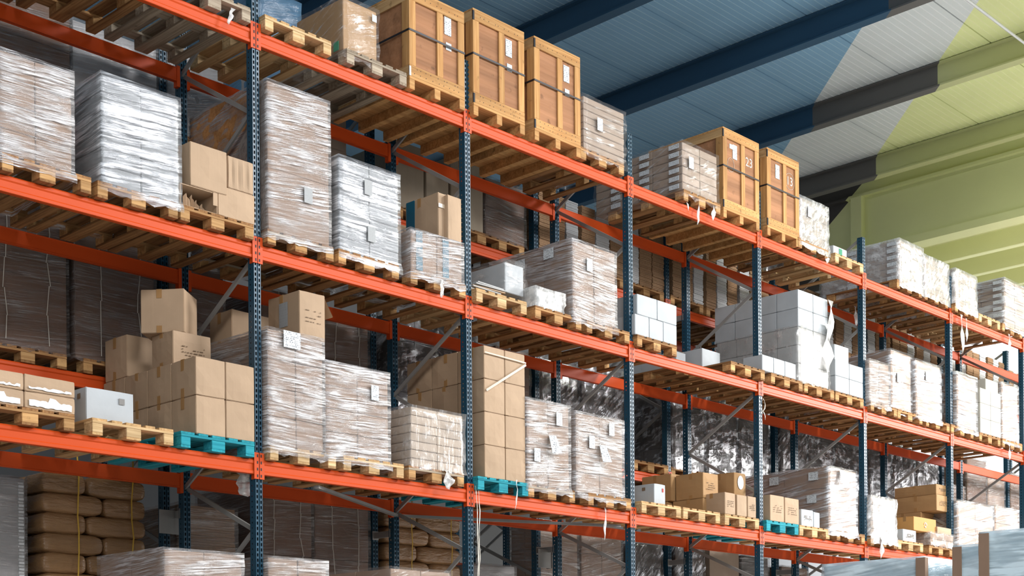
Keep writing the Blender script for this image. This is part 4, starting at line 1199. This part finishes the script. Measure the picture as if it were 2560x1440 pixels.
CM = {'card': 'card_pale', 'white': 'card_white', 'brown': 'card_brown', 'orange': 'card_orange', 'cream': 'card_cream', 'whitefilm': 'card_white',
      'ribbed': 'card_pale', 'open': 'card_pale'}


def add_film(t, w, d, h, mat, skirt=.05, dome=0., amp=.005, off=.007, seed=0, top=True, sag=0.):
    """film skin round a load: wavy rings, ragged hem, gathered top"""
    per = []
    nx, ny = max(8, int(w / .055)), max(8, int(d / .07))
    for i in range(nx): per.append((-w / 2 + w * i / nx, 0, 0, -1))
    for i in range(ny): per.append((w / 2, d * i / ny, 1, 0))
    for i in range(nx): per.append((w / 2 - w * i / nx, d, 0, 1))
    for i in range(ny): per.append((-w / 2, d - d * i / ny, -1, 0))
    k = len(per)
    rings = max(8, int((h + skirt) / .05))
    v, f = [], []
    for r in range(rings + 1):
        a = r / rings
        for (x, y, ex, ey) in per:
            q = Vector((x * 3.1 + seed, y * 3.1, a * (h + skirt) * 6))
            o = off + amp * noise.noise(q * 1.7) + amp * .5 * noise.noise(q * 5)
            o = max(o, .0025)
            z = -skirt + a * (h + skirt)
            if r == 0:
                z += .035 * noise.noise(Vector((x * 9 + seed, y * 9, 3))) + .02 * noise.noise(Vector((x * 31, y * 31, seed)))
                o += .006
            if z < .01:
                o = max(o, .030)
            if r == rings:
                z = h + off
            ccx, ccy = ex * o, ey * o
            if ex == 0 and abs(abs(x) - w / 2) < 1e-6: ccx = math.copysign(o, x)
            if ey == 0 and (y < 1e-6 or y > d - 1e-6): ccy = -o if y < 1e-6 else o
            v.append((x + ccx, y + ccy, z))
    for r in range(rings):
        for i in range(k):
            j = (i + 1) % k
            f.append((r * k + i, r * k + j, (r + 1) * k + j, (r + 1) * k + i))
    if top:
        base = rings * k
        for s_, dz in ((.85, .3), (.5, .8)):
            n0 = len(v)
            for (x, y, ex, ey) in per:
                v.append((x * s_, d / 2 + (y - d / 2) * s_, h + off + dome * dz + .008 * noise.noise(Vector((x * 7, y * 7, seed)))))
            for i in range(k):
                j = (i + 1) % k
                f.append((base + i, base + j, n0 + j, n0 + i))
            base = n0
        f.append(tuple(base + i for i in range(k)))
    me = bpy.data.meshes.new('stretch_film')
    me.from_pydata(v, [], f)
    me.materials.append(MATS[mat])
    for p in me.polygons: p.use_smooth = True
    return link('stretch_film', me, t)


def slab(t, name, x0, y0, z0, x1, y1, z1, mat, label=None, bevel=0):
    b = MB(); b.box(x0, y0, z0, x1, y1, z1)
    o = link(name, b.mesh(name, [mat], bevel), t)
    if label: o['label'] = label
    return o


def tapes(t, w, d, h, mat='tape', sides=(-1,), front=False):
    yc, hw, th = d / 2, .026, .0022
    for s in sides:
        b = MB()
        ln = min(.10, h * .3) * random.uniform(.75, 1.2)
        yo = random.uniform(-.03, .03) * (d / .4)
        x0 = s * (w / 2 + .003)
        b.box(min(x0, x0 + s * th), yc + yo - hw, h - ln, max(x0, x0 + s * th), yc + yo + hw, h + .001)
        b.box(-w / 2, yc + yo - hw, h + .001, w / 2, yc + yo + hw, h + .0025)
        if random.random() < .75:
            b.box(min(x0, x0 + s * th), yc + yo - hw, 0, max(x0, x0 + s * th), yc + yo + hw, ln * .8)
        link('tape', b.mesh('tape', [mat]), t)


def print_marks(t, w, d, h, side='F', mat='ink'):
    b = MB()
    for r in range(4):
        z = h * (.60 - .08 * r)
        x = -w * .28
        while x < w * .3:
            l = random.uniform(.012, .045)
            if random.random() < .75:
                b.box(x, -.0115, z, min(x + l, w * .32), -.0100, z + .007)
            x += l + .012
    link('print', b.mesh('print', [mat]), t)


for x, y, z, w, d, h, mat, rot, lab, ex in CARTONS:
    t = thing('carton', lab, 'box', (x, y, z), math.radians(rot), ex.get('group'))
    cm = CM[mat]
    if mat == 'open':
        b = MB(); e = .008
        b.box(-w / 2, 0, 0, -w / 2 + e, d, h); b.box(w / 2 - e, 0, 0, w / 2, d, h)
        b.box(-w / 2, 0, 0, w / 2, d, e); b.box(-w / 2, 0, h - e, w / 2, d, h); b.box(-w / 2, d - e, 0, w / 2, d, h)
        b.box(w / 2 - .05, -.006, h - .12, w / 2, 0, h)
        link('carton_shell', b.mesh('carton_shell', [cm], .002), t)
        for k, (xx, ww) in enumerate(((-.34, .22), (-.1, .12), (.05, .17), (.26, .16))):
            bb = MB()
            n = 5
            hh = h * random.uniform(.55, .85)
            for i in range(n):
                xa = w * (xx + ww * i / n); xb = w * (xx + ww * (i + 1) / n)
                ya, yb = .05 + .03 * k + .02 * (i % 2), .05 + .03 * k + .02 * ((i + 1) % 2)
                za, zb = hh - .05 * abs(i - 2) / 2, hh - .05 * abs(i - 1) / 2
                bb.face([(xa, ya, .01), (xb, yb, .01), (xb, yb, zb), (xa, ya, za)])
                bb.face([(xa, ya + .012, .01), (xb, yb + .012, .01), (xb, yb + .012, zb), (xa, ya + .012, za)])
            link('crumpled_paper', bb.mesh('crumpled_paper', ['card_pale']), t)
        continue
    link('carton_body', carton_mesh(w, d, h, cm, .007 if mat in ('card', 'brown') else .003, mat == 'ribbed'), t)
    if mat in ('card', 'brown', 'orange', 'ribbed'):
        tapes(t, w, d, h, 'tape', (-1,) if rot == 0 else (-1, 1))
    elif 'tape' in lab:
        slab(t, 'tape', -w / 2 - .004, d * .42, .01, -w / 2 - .002, d * .52, h, 'tape_clear')
    if ex.get('flat'):
        b = MB()
        lo = [(-w * .42 + w * .84 * i / 16, -.0115, h * (.16 + random.uniform(-.03, .03))) for i in range(17)]
        hi = [(p[0] + random.uniform(-.006, .006), -.0115, h * ((.52 if 'bottom' in lab else .30) + random.uniform(-.06, .06) + (.2 if i in (8, 9, 10) and 'bottom' in lab else 0))) for i, p in enumerate(lo)]
        for i in range(16):
            b.face([lo[i], lo[i + 1], hi[i + 1], hi[i]])
        link('torn_label', b.mesh('torn_label', ['paper_white']), t)
    if ex.get('print'): print_marks(t, w, d, h)
    if ex.get('marks'):
        slab(t, 'handling_mark', w * .18, -.0085, h * .62, w * .30, -.006, h * .80, 'red_ink' if 'red' in lab else 'paper_grey', 'small printed handling mark')
        for q in (.25, .6):
            slab(t, 'handling_mark', -w / 2 - .0065, d * q, h * .7, -w / 2 - .004, d * q + .05, h * .85, 'ink', 'small dark printed mark')
    if ex.get('bluel'):
        slab(t, 'blue_tape', -w / 2 - .008, d * .70, 0, -w / 2 - .004, d * .96, h, 'tape_blue', 'wide dark blue tape band')
        slab(t, 'clear_tape', -w / 2 - .004, -.012, h * .70, w / 2, -.008, h * .78, 'tape_clear')
    if ex.get('rflap'):
        b = MB(); b.face([(w / 2, .02, h), (w / 2 + .14, .05, h - .17), (w / 2 + .14, d - .05, h - .17), (w / 2, d - .02, h)])
        b.face([(w / 2, .02, h - .006), (w / 2 + .136, .05, h - .176), (w / 2 + .136, d - .05, h - .176), (w / 2, d - .02, h - .006)])
        link('open_flap', b.mesh('open_flap', [cm]), t)
        slab(t, 'paper_label', -w / 2 - .011, d * .35, h * .3, -w / 2 - .009, d * .62, h * .82, 'printed_label_dark')
    if ex.get('sticker'):
        b = MB()
        b.face([(w * .0 + .07 * math.cos(a * PI / 8), -.0125, h * .68 + .095 * math.sin(a * PI / 8)) for a in range(16)])
        b.face([(w * .0 + .07 * math.cos(a * PI / 8), -.0108, h * .68 + .095 * math.sin(a * PI / 8)) for a in range(16)])
        link('sticker', b.mesh('sticker', ['paper_white']), t)
    if ex.get('greenpic'):
        slab(t, 'printed_picture', -w * .1, -.008, h * .08, w * .12, -.005, h * .85, 'green_print', 'dark green printed picture')
    if ex.get('recyc'):
        b = MB()
        for a in range(3):
            p = [Vector((.04 * math.cos(a * 2.094 + 1.57 + q), 0, .04 * math.sin(a * 2.094 + 1.57 + q))) for q in (.25, 1.5)]
            b.bar(p[0] + Vector((0, -.012, h * .5)), p[1] + Vector((0, -.012, h * .5)), .002, .016, 0, (0, 0, 1))
        link('recycling_mark', b.mesh('recycling_mark', ['paper_white']), t)
    if mat == 'whitefilm':
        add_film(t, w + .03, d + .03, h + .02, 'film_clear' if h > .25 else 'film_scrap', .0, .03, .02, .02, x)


# ------------------------------------------------------------------ wrapped loads
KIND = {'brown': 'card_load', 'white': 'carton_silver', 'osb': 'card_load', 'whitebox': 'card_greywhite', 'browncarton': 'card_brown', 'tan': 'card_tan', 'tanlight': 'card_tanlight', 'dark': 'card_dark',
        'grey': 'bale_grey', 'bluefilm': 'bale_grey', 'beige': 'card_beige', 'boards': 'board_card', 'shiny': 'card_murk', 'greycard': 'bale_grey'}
for idx, (x0, x1, y, d, z, h, kind, (nx, ny, nz), fl, lab, ex) in enumerate(LOADS):
    w = x1 - x0
    pn = {'boards': 'board_stack', 'beige': 'carton'}.get(kind, 'wrapped_load')
    t = thing(pn, lab, {'boards': 'cardboard stack', 'beige': 'box'}.get(kind, 'pallet load'), ((x0 + x1) / 2, y, z),
              0, {'boards': 'stacks of flat cardboard blanks'}.get(kind, 'wrapped loads'))
    cm = KIND[kind]
    if kind == 'boards':
        n = nx
        for k in range(n):
            b = MB()
            xa, xb = -w / 2 + w * k / n + .006, -w / 2 + w * (k + 1) / n - .006
            q = 0.
            while q < h - .02:
                th = random.uniform(.018, .03)
                j1, j2, j3 = random.uniform(0, .012), random.uniform(0, .012), random.uniform(0, .014)
                b.box(xa + j1, j3, q, xb - j2, d, q + th - .003)
                q += th
            link('board_bundle', b.mesh('board_bundle', ['board_white' if (k + idx) % n == 1 else 'board_card']), t)
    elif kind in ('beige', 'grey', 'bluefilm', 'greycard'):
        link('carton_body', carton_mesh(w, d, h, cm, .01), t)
        if ex.get('ridge'):
            b = MB()
            for k in range(int(h / .03)):
                b.box(w / 2 - .07, -.012 - .008 * (k % 2), k * .03, w / 2 - .02, 0, k * .03 + .022)
            link('corner_strip', b.mesh('corner_strip', ['board_white']), t)
    elif kind == 'osb':
        link('carton', carton_mesh(w, d, h * .42, cm, .006), t)
        link('carton', carton_mesh(w, d, h * .58, cm, .006), t, (0, 0, h * .42))
        b = MB(); xx = -w / 2 - .03
        b.face([(xx, 0, h), (xx, 0, .0), (xx - .004, .5, .0), (xx - .01, .98, .12 * h)])
        link('draped_film', b.mesh('draped_film', ['film_sheet']), t)
        slab(t, 'chipboard_panel', -w / 2 - .016, .25, .02, -w / 2 - .006, d, h - .01, 'chipboard', 'rusty brown chipboard side panel')
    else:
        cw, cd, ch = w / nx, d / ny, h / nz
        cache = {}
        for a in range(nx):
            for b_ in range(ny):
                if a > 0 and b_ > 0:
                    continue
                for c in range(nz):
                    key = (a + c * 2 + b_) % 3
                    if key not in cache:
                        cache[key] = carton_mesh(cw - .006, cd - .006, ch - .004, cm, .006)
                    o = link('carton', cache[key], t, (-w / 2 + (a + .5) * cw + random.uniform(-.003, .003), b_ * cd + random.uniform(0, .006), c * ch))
    if fl and kind != 'bluefilm':
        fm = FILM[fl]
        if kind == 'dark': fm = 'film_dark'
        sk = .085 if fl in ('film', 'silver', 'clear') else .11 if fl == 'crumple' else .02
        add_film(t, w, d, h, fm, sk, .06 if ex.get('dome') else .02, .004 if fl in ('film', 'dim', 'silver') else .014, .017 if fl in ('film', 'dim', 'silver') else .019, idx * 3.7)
    elif kind == 'bluefilm':
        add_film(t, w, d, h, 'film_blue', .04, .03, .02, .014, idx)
    for u, v in ex.get('tag', ()):
        xx = -w / 2 + u * w; zz = h * v
        slab(t, 'paper_label', xx - .05, -.034, zz - .075, xx + .05, -.031, zz + .075, 'printed_label' if kind in ('tan', 'brown') else 'printed_label_dark', 'small printed paper label')
    for s, u, v in ex.get('label', ()):
        yy = d * u; zz = h * v
        if s == 'L':
            slab(t, 'paper_label', -w / 2 - .034, yy, zz - .07, -w / 2 - .031, yy + .16, zz + .05, 'printed_label', 'white printed label on left side')
        else:
            slab(t, 'paper_label', -w / 2 + w * u - .1, -.036, zz - .12, -w / 2 + w * u + .1, -.033, zz + .04, 'printed_label', 'white printed label near top edge')
    if ex.get('slabels'):
        for c in range(nz):
            for b_ in range(ny):
                yy = d * b_ / ny + .03; zz = h * (c + .45) / nz
                slab(t, 'paper_label', -w / 2 - .034, yy, zz - .028, -w / 2 - .031, yy + .16, zz + .03, 'printed_label', 'small white carton label')
    if ex.get('flap'):
        u, v = ex['flap']
        xx = -w / 2 + u * w; zz = h * v
        b = MB()
        b.face([(xx - .06, -.036, zz + .1), (xx + .06, -.036, zz + .11), (xx + .07, -.12, zz - .1), (xx - .07, -.10, zz - .11)])
        b.face([(xx - .06, -.034, zz + .1), (xx + .06, -.034, zz + .11), (xx + .07, -.118, zz - .1), (xx - .07, -.098, zz - .11)])
        link('paper_flap', b.mesh('paper_flap', ['printed_label']), t)
    if ex.get('bluetape'):
        for u in (.09, .60):
            slab(t, 'blue_tape', -w / 2 + u * w, -.009, .02, -w / 2 + u * w + .09, -.006, h + .002, 'tape_blue', 'dark blue tape band')
    if ex.get('green'):
        slab(t, 'green_mark', -w / 2 - .02, .05, .0, -w / 2 - .016, .13, .09, 'green_print', 'bright green mark')
        slab(t, 'paper_label', w / 2 - .09, -.03, h - .13, w / 2 - .03, -.027, h - .06, 'printed_label')
    if ex.get('strings'):
        for u in (.3, .78):
            b = MB()
            q, xx = .05, -w / 2 + u * w
            while q < h:
                l = random.uniform(.18, .3)
                nxx = -w / 2 + u * w + random.uniform(-.02, .02)
                b.bar((xx, -.03, q), (nxx, -.03, min(h, q + l)), .006, .004, 0, (0, 1, 0))
                q += l; xx = nxx + random.uniform(-.015, .015)
            link('tie_string', b.mesh('tie_string', ['white_strap']), t)

# ------------------------------------------------------------------ plywood crates
def crate(x0, x1, y, d, z, h, lab, ex):
    w = x1 - x0
    t = thing('crate', lab, 'crate', ((x0 + x1) / 2, y, z), 0, 'plywood crates')
    d = 1.25
    hw = w / 2
    B = .022
    zb = .135
    for xx, ww in ((-hw + .0, .075), (-.045, .085), (hw - .08, .08)):
        slab(t, 'foot', xx, .0, 0, xx + ww, d, .105, 'crate_rail', bevel=.003)
    slab(t, 'base_board', -hw, -.002, .105, hw, d, zb, 'crate_rail', bevel=.003)
    slab(t, 'panel_front', -hw + B, B, zb, hw - B, B + .012, h - .02, 'plywood')
    slab(t, 'panel_side', -hw + B, B, zb, -hw + B + .012, d - B, h - .02, 'plywood')
    slab(t, 'panel_side', hw - B - .012, B, zb, hw - B, d - B, h - .02, 'plywood')
    slab(t, 'panel_back', -hw + B, d - B - .012, zb, hw - B, d - B, h - .02, 'plywood')
    slab(t, 'lid', -hw, 0, h - .022, hw, d, h, 'crate_rail', bevel=.003)
    rt, rb, st = .105, .115, .095
    slab(t, 'rail', -hw, 0, zb, hw, B, zb + rb, 'crate_rail', bevel=.003)
    slab(t, 'rail', -hw, 0, h - .022 - rt, hw, B, h - .022, 'crate_rail', bevel=.003)
    for xx in (-hw, hw - st):
        slab(t, 'batten', xx, 0.001, zb + rb, xx + st, B, h - .022 - rt, 'crate_batten', bevel=.003)
    slab(t, 'batten', .0, 0.001, zb + rb, .085, B, h - .022 - rt, 'crate_batten', bevel=.003)
    for s in (-1, 1):
        xa, xb = (-hw, -hw + B) if s < 0 else (hw - B, hw)
        slab(t, 'side_rail', xa, B, zb, xb, d, zb + rb, 'clean_wood', bevel=.002)
        slab(t, 'side_rail', xa, B, h - .022 - rt, xb, d, h - .022, 'clean_wood', bevel=.002)
        for yy in (B, d - st):
            slab(t, 'side_batten', xa, yy, zb + rb, xb, yy + st, h - .022 - rt, 'crate_batten', bevel=.002)
        slab(t, 'side_batten', xa, d / 2 - .04, zb + rb, xb, d / 2 + .04, h - .022 - rt, 'crate_batten', bevel=.002)
    zs = zb + (h - zb) * .52
    b = MB()
    for p, q in (((-hw, -.003), (hw, -.003)), ((hw + .003, 0), (hw + .003, d)), ((-hw - .003, 0), (-hw - .003, d))):
        b.bar((p[0], p[1], zs), (q[0], q[1], zs), .004, .02)
    link('strap', b.mesh('strap', ['black_strap']), t)
    for zz in (zb + .0, h - .022 - rt):
        b = MB()
        b.box(-hw - .002, -.002, zz, -hw + .022, B * .4, zz + .1)
        link('corner_bracket', b.mesh('corner_bracket', ['dark_steel' if not ex.get('solid') else 'grey_steel']), t)
    zl = h * .70
    xl = -hw * .42 if ex.get('chalk') else .12
    slab(t, 'paper_label', xl, B - .006, zl, xl + .10, B - .003, zl + .19, 'printed_label', 'white shipping label')
    if ex.get('chalk') == '23':
        slab(t, 'paper_label', xl - .07, B - .006, zl + .12, xl, B - .003, zl + .18, 'paper_white', 'white tape patch')
    else:
        slab(t, 'paper_label', xl + .02, B - .006, zl + (.23 if ex.get('chalk') else -.16), xl + .10, B - .003, zl + (.30 if ex.get('chalk') else -.08), 'printed_label', 'small white label')
    # nail heads on the rails
    b = MB()
    for k in range(9):
        for zz in (zb + rb * .3, zb + rb * .75, h - .022 - rt * .5):
            xx = -hw + .05 + (w - .1) * (k + random.uniform(.2, .8)) / 9
            b.box(xx - .004, -.0015, zz - .004, xx + .004, 0.0005, zz + .004)
    link('nails', b.mesh('nails', ['dark_steel']), t)
    if ex.get('chalk'):
        cv = bpy.data.curves.new('chalk_marking', 'FONT')
        cv.body = ex['chalk']
        cv.size = .17
        cv.extrude = .0008
        cv.materials.append(MATS['chalk'])
        tmp = bpy.data.objects.new('chalk_marking', cv)
        me = bpy.data.meshes.new_from_object(tmp)
        bpy.data.objects.remove(tmp)
        o = link('chalk_marking', me)
        o.parent = t
        o.location = (hw - st - .205, B - .003, h * .69)
        o.rotation_euler = (PI / 2, 0, 0)
        b = MB()
        cx, cz, rr = (-hw * .52, h * .62, .075) if ex['chalk'] == '23' else (hw - st - .115, h * .735, .115)
        for a in range(18):
            p = lambda q: (cx + rr * math.cos(q * PI / 9), B - .003, cz + rr * (1.25 if ex['chalk'] == '23' else 1) * math.sin(q * PI / 9))
            b.bar(p(a), p(a + 1), .003, .004, 0, (0, 1, 0))
        link('chalk_ring', b.mesh('chalk_ring', ['chalk']), t)
    return t


for c in CRATES:
    crate(*c)


# ------------------------------------------------------------------ sacks
def sack_mesh(w, d, h):
    b = MB()
    nu, nv = 32, 14
    v, f = [], []
    for j in range(nv + 1):
        ph = -PI / 2 + PI * j / nv
        for i in range(nu):
            th = 2 * PI * i / nu
            def se(c, p): return math.copysign(abs(c) ** p, c)
            cx, cy, cz = se(math.cos(ph), .30) * se(math.cos(th), .22), se(math.cos(ph), .30) * se(math.sin(th), .22), se(math.sin(ph), .62)
            q = Vector((cx * 2, cy * 2, cz * 2))
            k = 1 + .035 * noise.noise(q * 1.9 + Vector((w * 9, 0, 0)))
            v.append((cx * w / 2 * k, d / 2 + cy * d / 2 * k, h / 2 + cz * h / 2 * (1.06 - .1 * abs(cx) ** 3) * k))
    for j in range(nv):
        for i in range(nu):
            f.append((j * nu + i, j * nu + (i + 1) % nu, (j + 1) * nu + (i + 1) % nu, (j + 1) * nu + i))
    me = bpy.data.meshes.new('sack')
    me.from_pydata(v, [], f)
    me.materials.append(MATS['sack_paper'])
    for p in me.polygons: p.use_smooth = True
    return me


rows_n = ['bottom row', 'second row up', 'third row up', 'fourth row up', 'fifth row up', 'second row from top', 'top row']
for x0, x1, y, z, h, rows, lab in SACKS:
    w = x1 - x0
    A_, B_ = sack_mesh(w * .58, .42, h * 1.04), sack_mesh(w * .42, .42, h * 1.04)
    fa = MATS['film_clear']
    for r in range(rows):
        parts = [(A_, .29), (B_, .79)] if r % 2 else [(B_, .21), (A_, .71)]
        for k, (me, u) in enumerate(parts):
            for dpt in range(2 if k == 0 else 1):
                o = link('sack', me, None, (x0 + w * u, y + .44 * dpt, z + r * h))
                tag(o, 'brown paper sack, %s, %s, sack pile %s' % (rows_n[r], ('left, behind' if dpt else 'left, front') if k == 0 else 'right', lab), 'sack', 'brown paper sacks')
    for k, u in enumerate((.32, .84)):
        b = MB()
        q = 0
        xx = x0 + w * u
        while q < rows * h:
            nx2 = x0 + w * u + random.uniform(-.012, .012)
            b.bar((xx, y - .022 - .004 * (q > 0), z + q), (nx2, y - .022, z + q + h), .014, .003, 0, (0, 1, 0))
            xx = nx2; q += h
        o = link('strap', b.mesh('strap', ['yellow_strap']), None)
        tag(o, 'thin yellow strap, %s, down the sack pile %s' % (('left', 'right')[k], lab), 'strap', 'yellow straps')

# ------------------------------------------------------------------ wrapped stacks on the floor in front, blue skylight tint in their colour
for idx, (x, y, ln, w, zt, lab) in enumerate(FLOOR_STACKS):
    t = thing('wrapped_load', lab, 'pallet load', (x + w / 2, y, 0), 0, 'pale blue wrapped stacks')
    ch = zt / 2
    for k in range(2):
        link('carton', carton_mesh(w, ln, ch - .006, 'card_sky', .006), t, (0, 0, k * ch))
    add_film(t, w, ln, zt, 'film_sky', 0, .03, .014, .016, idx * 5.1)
    yy = ln - .06 if idx else 0.
    slab(t, 'corner_protector', -w / 2 - .036, yy - .03, .1, -w / 2 - .03, yy + .07, zt, 'card_load', 'brown card corner strip')
    if not idx: slab(t, 'corner_protector', -w / 2 - .036, -.034, .1, -w / 2 + .03, -.03, zt, 'card_load', 'brown card corner strip')


# ------------------------------------------------------------------ film tatters, tapes and loose sheets
def ribbon(name, pts, wd, mat, lab, cat, wave=.01):
    """flat strip along a path, twisting a little"""
    v, f = [], []
    n = len(pts)
    for i, p in enumerate(pts):
        a = .5 * math.sin(i * 1.3)
        s = wd * random.uniform(.55, 1.05) / 2
        dx, dy = s * math.cos(a), s * math.sin(a)
        v += [(p[0] - dx, p[1] - dy, p[2]), (p[0] + dx, p[1] + dy, p[2])]
    for i in range(n - 1):
        f.append((2 * i, 2 * i + 1, 2 * i + 3, 2 * i + 2))
    me = bpy.data.meshes.new(name)
    me.from_pydata(v, [], f)
    me.materials.append(MATS[mat])
    for p in me.polygons: p.use_smooth = True
    o = link(name, me)
    sm = o.modifiers.new('thickness', 'SOLIDIFY'); sm.thickness = .002
    return tag(o, lab, cat)


def hang(x, y, z0, z1, n=7, j=.02):
    out, xx = [], x
    for i in range(n):
        a = i / (n - 1)
        out.append((xx, y - .012 - .015 * math.sin(a * 3), z0 + (z1 - z0) * a))
        xx += random.uniform(-j, j)
    return out


for x, y, z0, z1, wd, lab in TATTERS:
    ribbon('film_scrap', hang(x, y, z0, z1), wd, 'film_scrap', lab, 'film scrap')
for k in range(3):
    ribbon('strap', hang(2.845 + .02 * k, -.02, 3.93, 2.72 + .12 * k, 12, .012), .012, 'white_strap', 'loose pale strap hanging down second blue post, %s' % ['longest', 'middle', 'shortest'][k], 'strap')
ribbon('strap', [(8.43 + .05 * math.sin(a * .75), -.02, 5.66 - .021 * a + .04 * math.cos(a * .75)) for a in range(12)], .022, 'white_strap', 'white rope loop knotted below middle beam at fourth post', 'rope')
for k, (xa, ya, xb, za, zb) in enumerate(((3.15, -.066, 3.78, 5.02, 5.36), )):
    b = MB(); b.bar((2.99, -.072, 4.985), (3.625, -.072, 5.365), .026, .002, 0, (0, 1, 0))
    tag(link('tape_strip', b.mesh('tape_strip', ['tape_clear'])), 'pale diagonal tape strip across tall carton stack', 'tape')
b = MB(); b.bar((2.97, -.072, 5.40), (3.625, -.072, 5.385), .014, .002, 0, (0, 1, 0))
tag(link('tape_strip', b.mesh('tape_strip', ['tape_clear'])), 'thin pale tape strip along top boxes of tall carton stack', 'tape')
# flat plan braces under the lower tier, either side of the second rear post
for (xa, ya, xb, yb, wd) in ((.75, .08, 2.76, RACK_D - .13, 'before'), (2.84, RACK_D - .13, 5.45, .08, 'past')):
    b = MB(); b.bar((xa, ya, 3.715), (xb, yb, 3.715), .05, .03)
    tag(link('plan_brace', b.mesh('plan_brace', ['grey_steel'])), 'flat grey bracing bar under lower tier just %s the second rear post' % wd, 'rack brace')
# flat card sheets beside the second post, middle tier
for k in range(6):
    b = MB()
    b.box(-.28 + .01 * k, 0, 0, .24 - .02 * (k % 3), .8, .014)
    o = link('card_sheet', b.mesh('card_sheet', ['card_greywhite' if k % 3 else 'card_pale'], .002), None, (3.10 + .02 * k, .02 + .015 * (k % 2), 6.076 + .0215 * k))
    o.rotation_euler = (0, 0, .05 * (k % 3 - 1))
    tag(o, 'flat card sheet, %s in the loose pile right of second post' % ['lowest', 'second up', 'third up', 'third from top', 'second from top', 'topmost'][k], 'card sheet', 'flat card sheets')
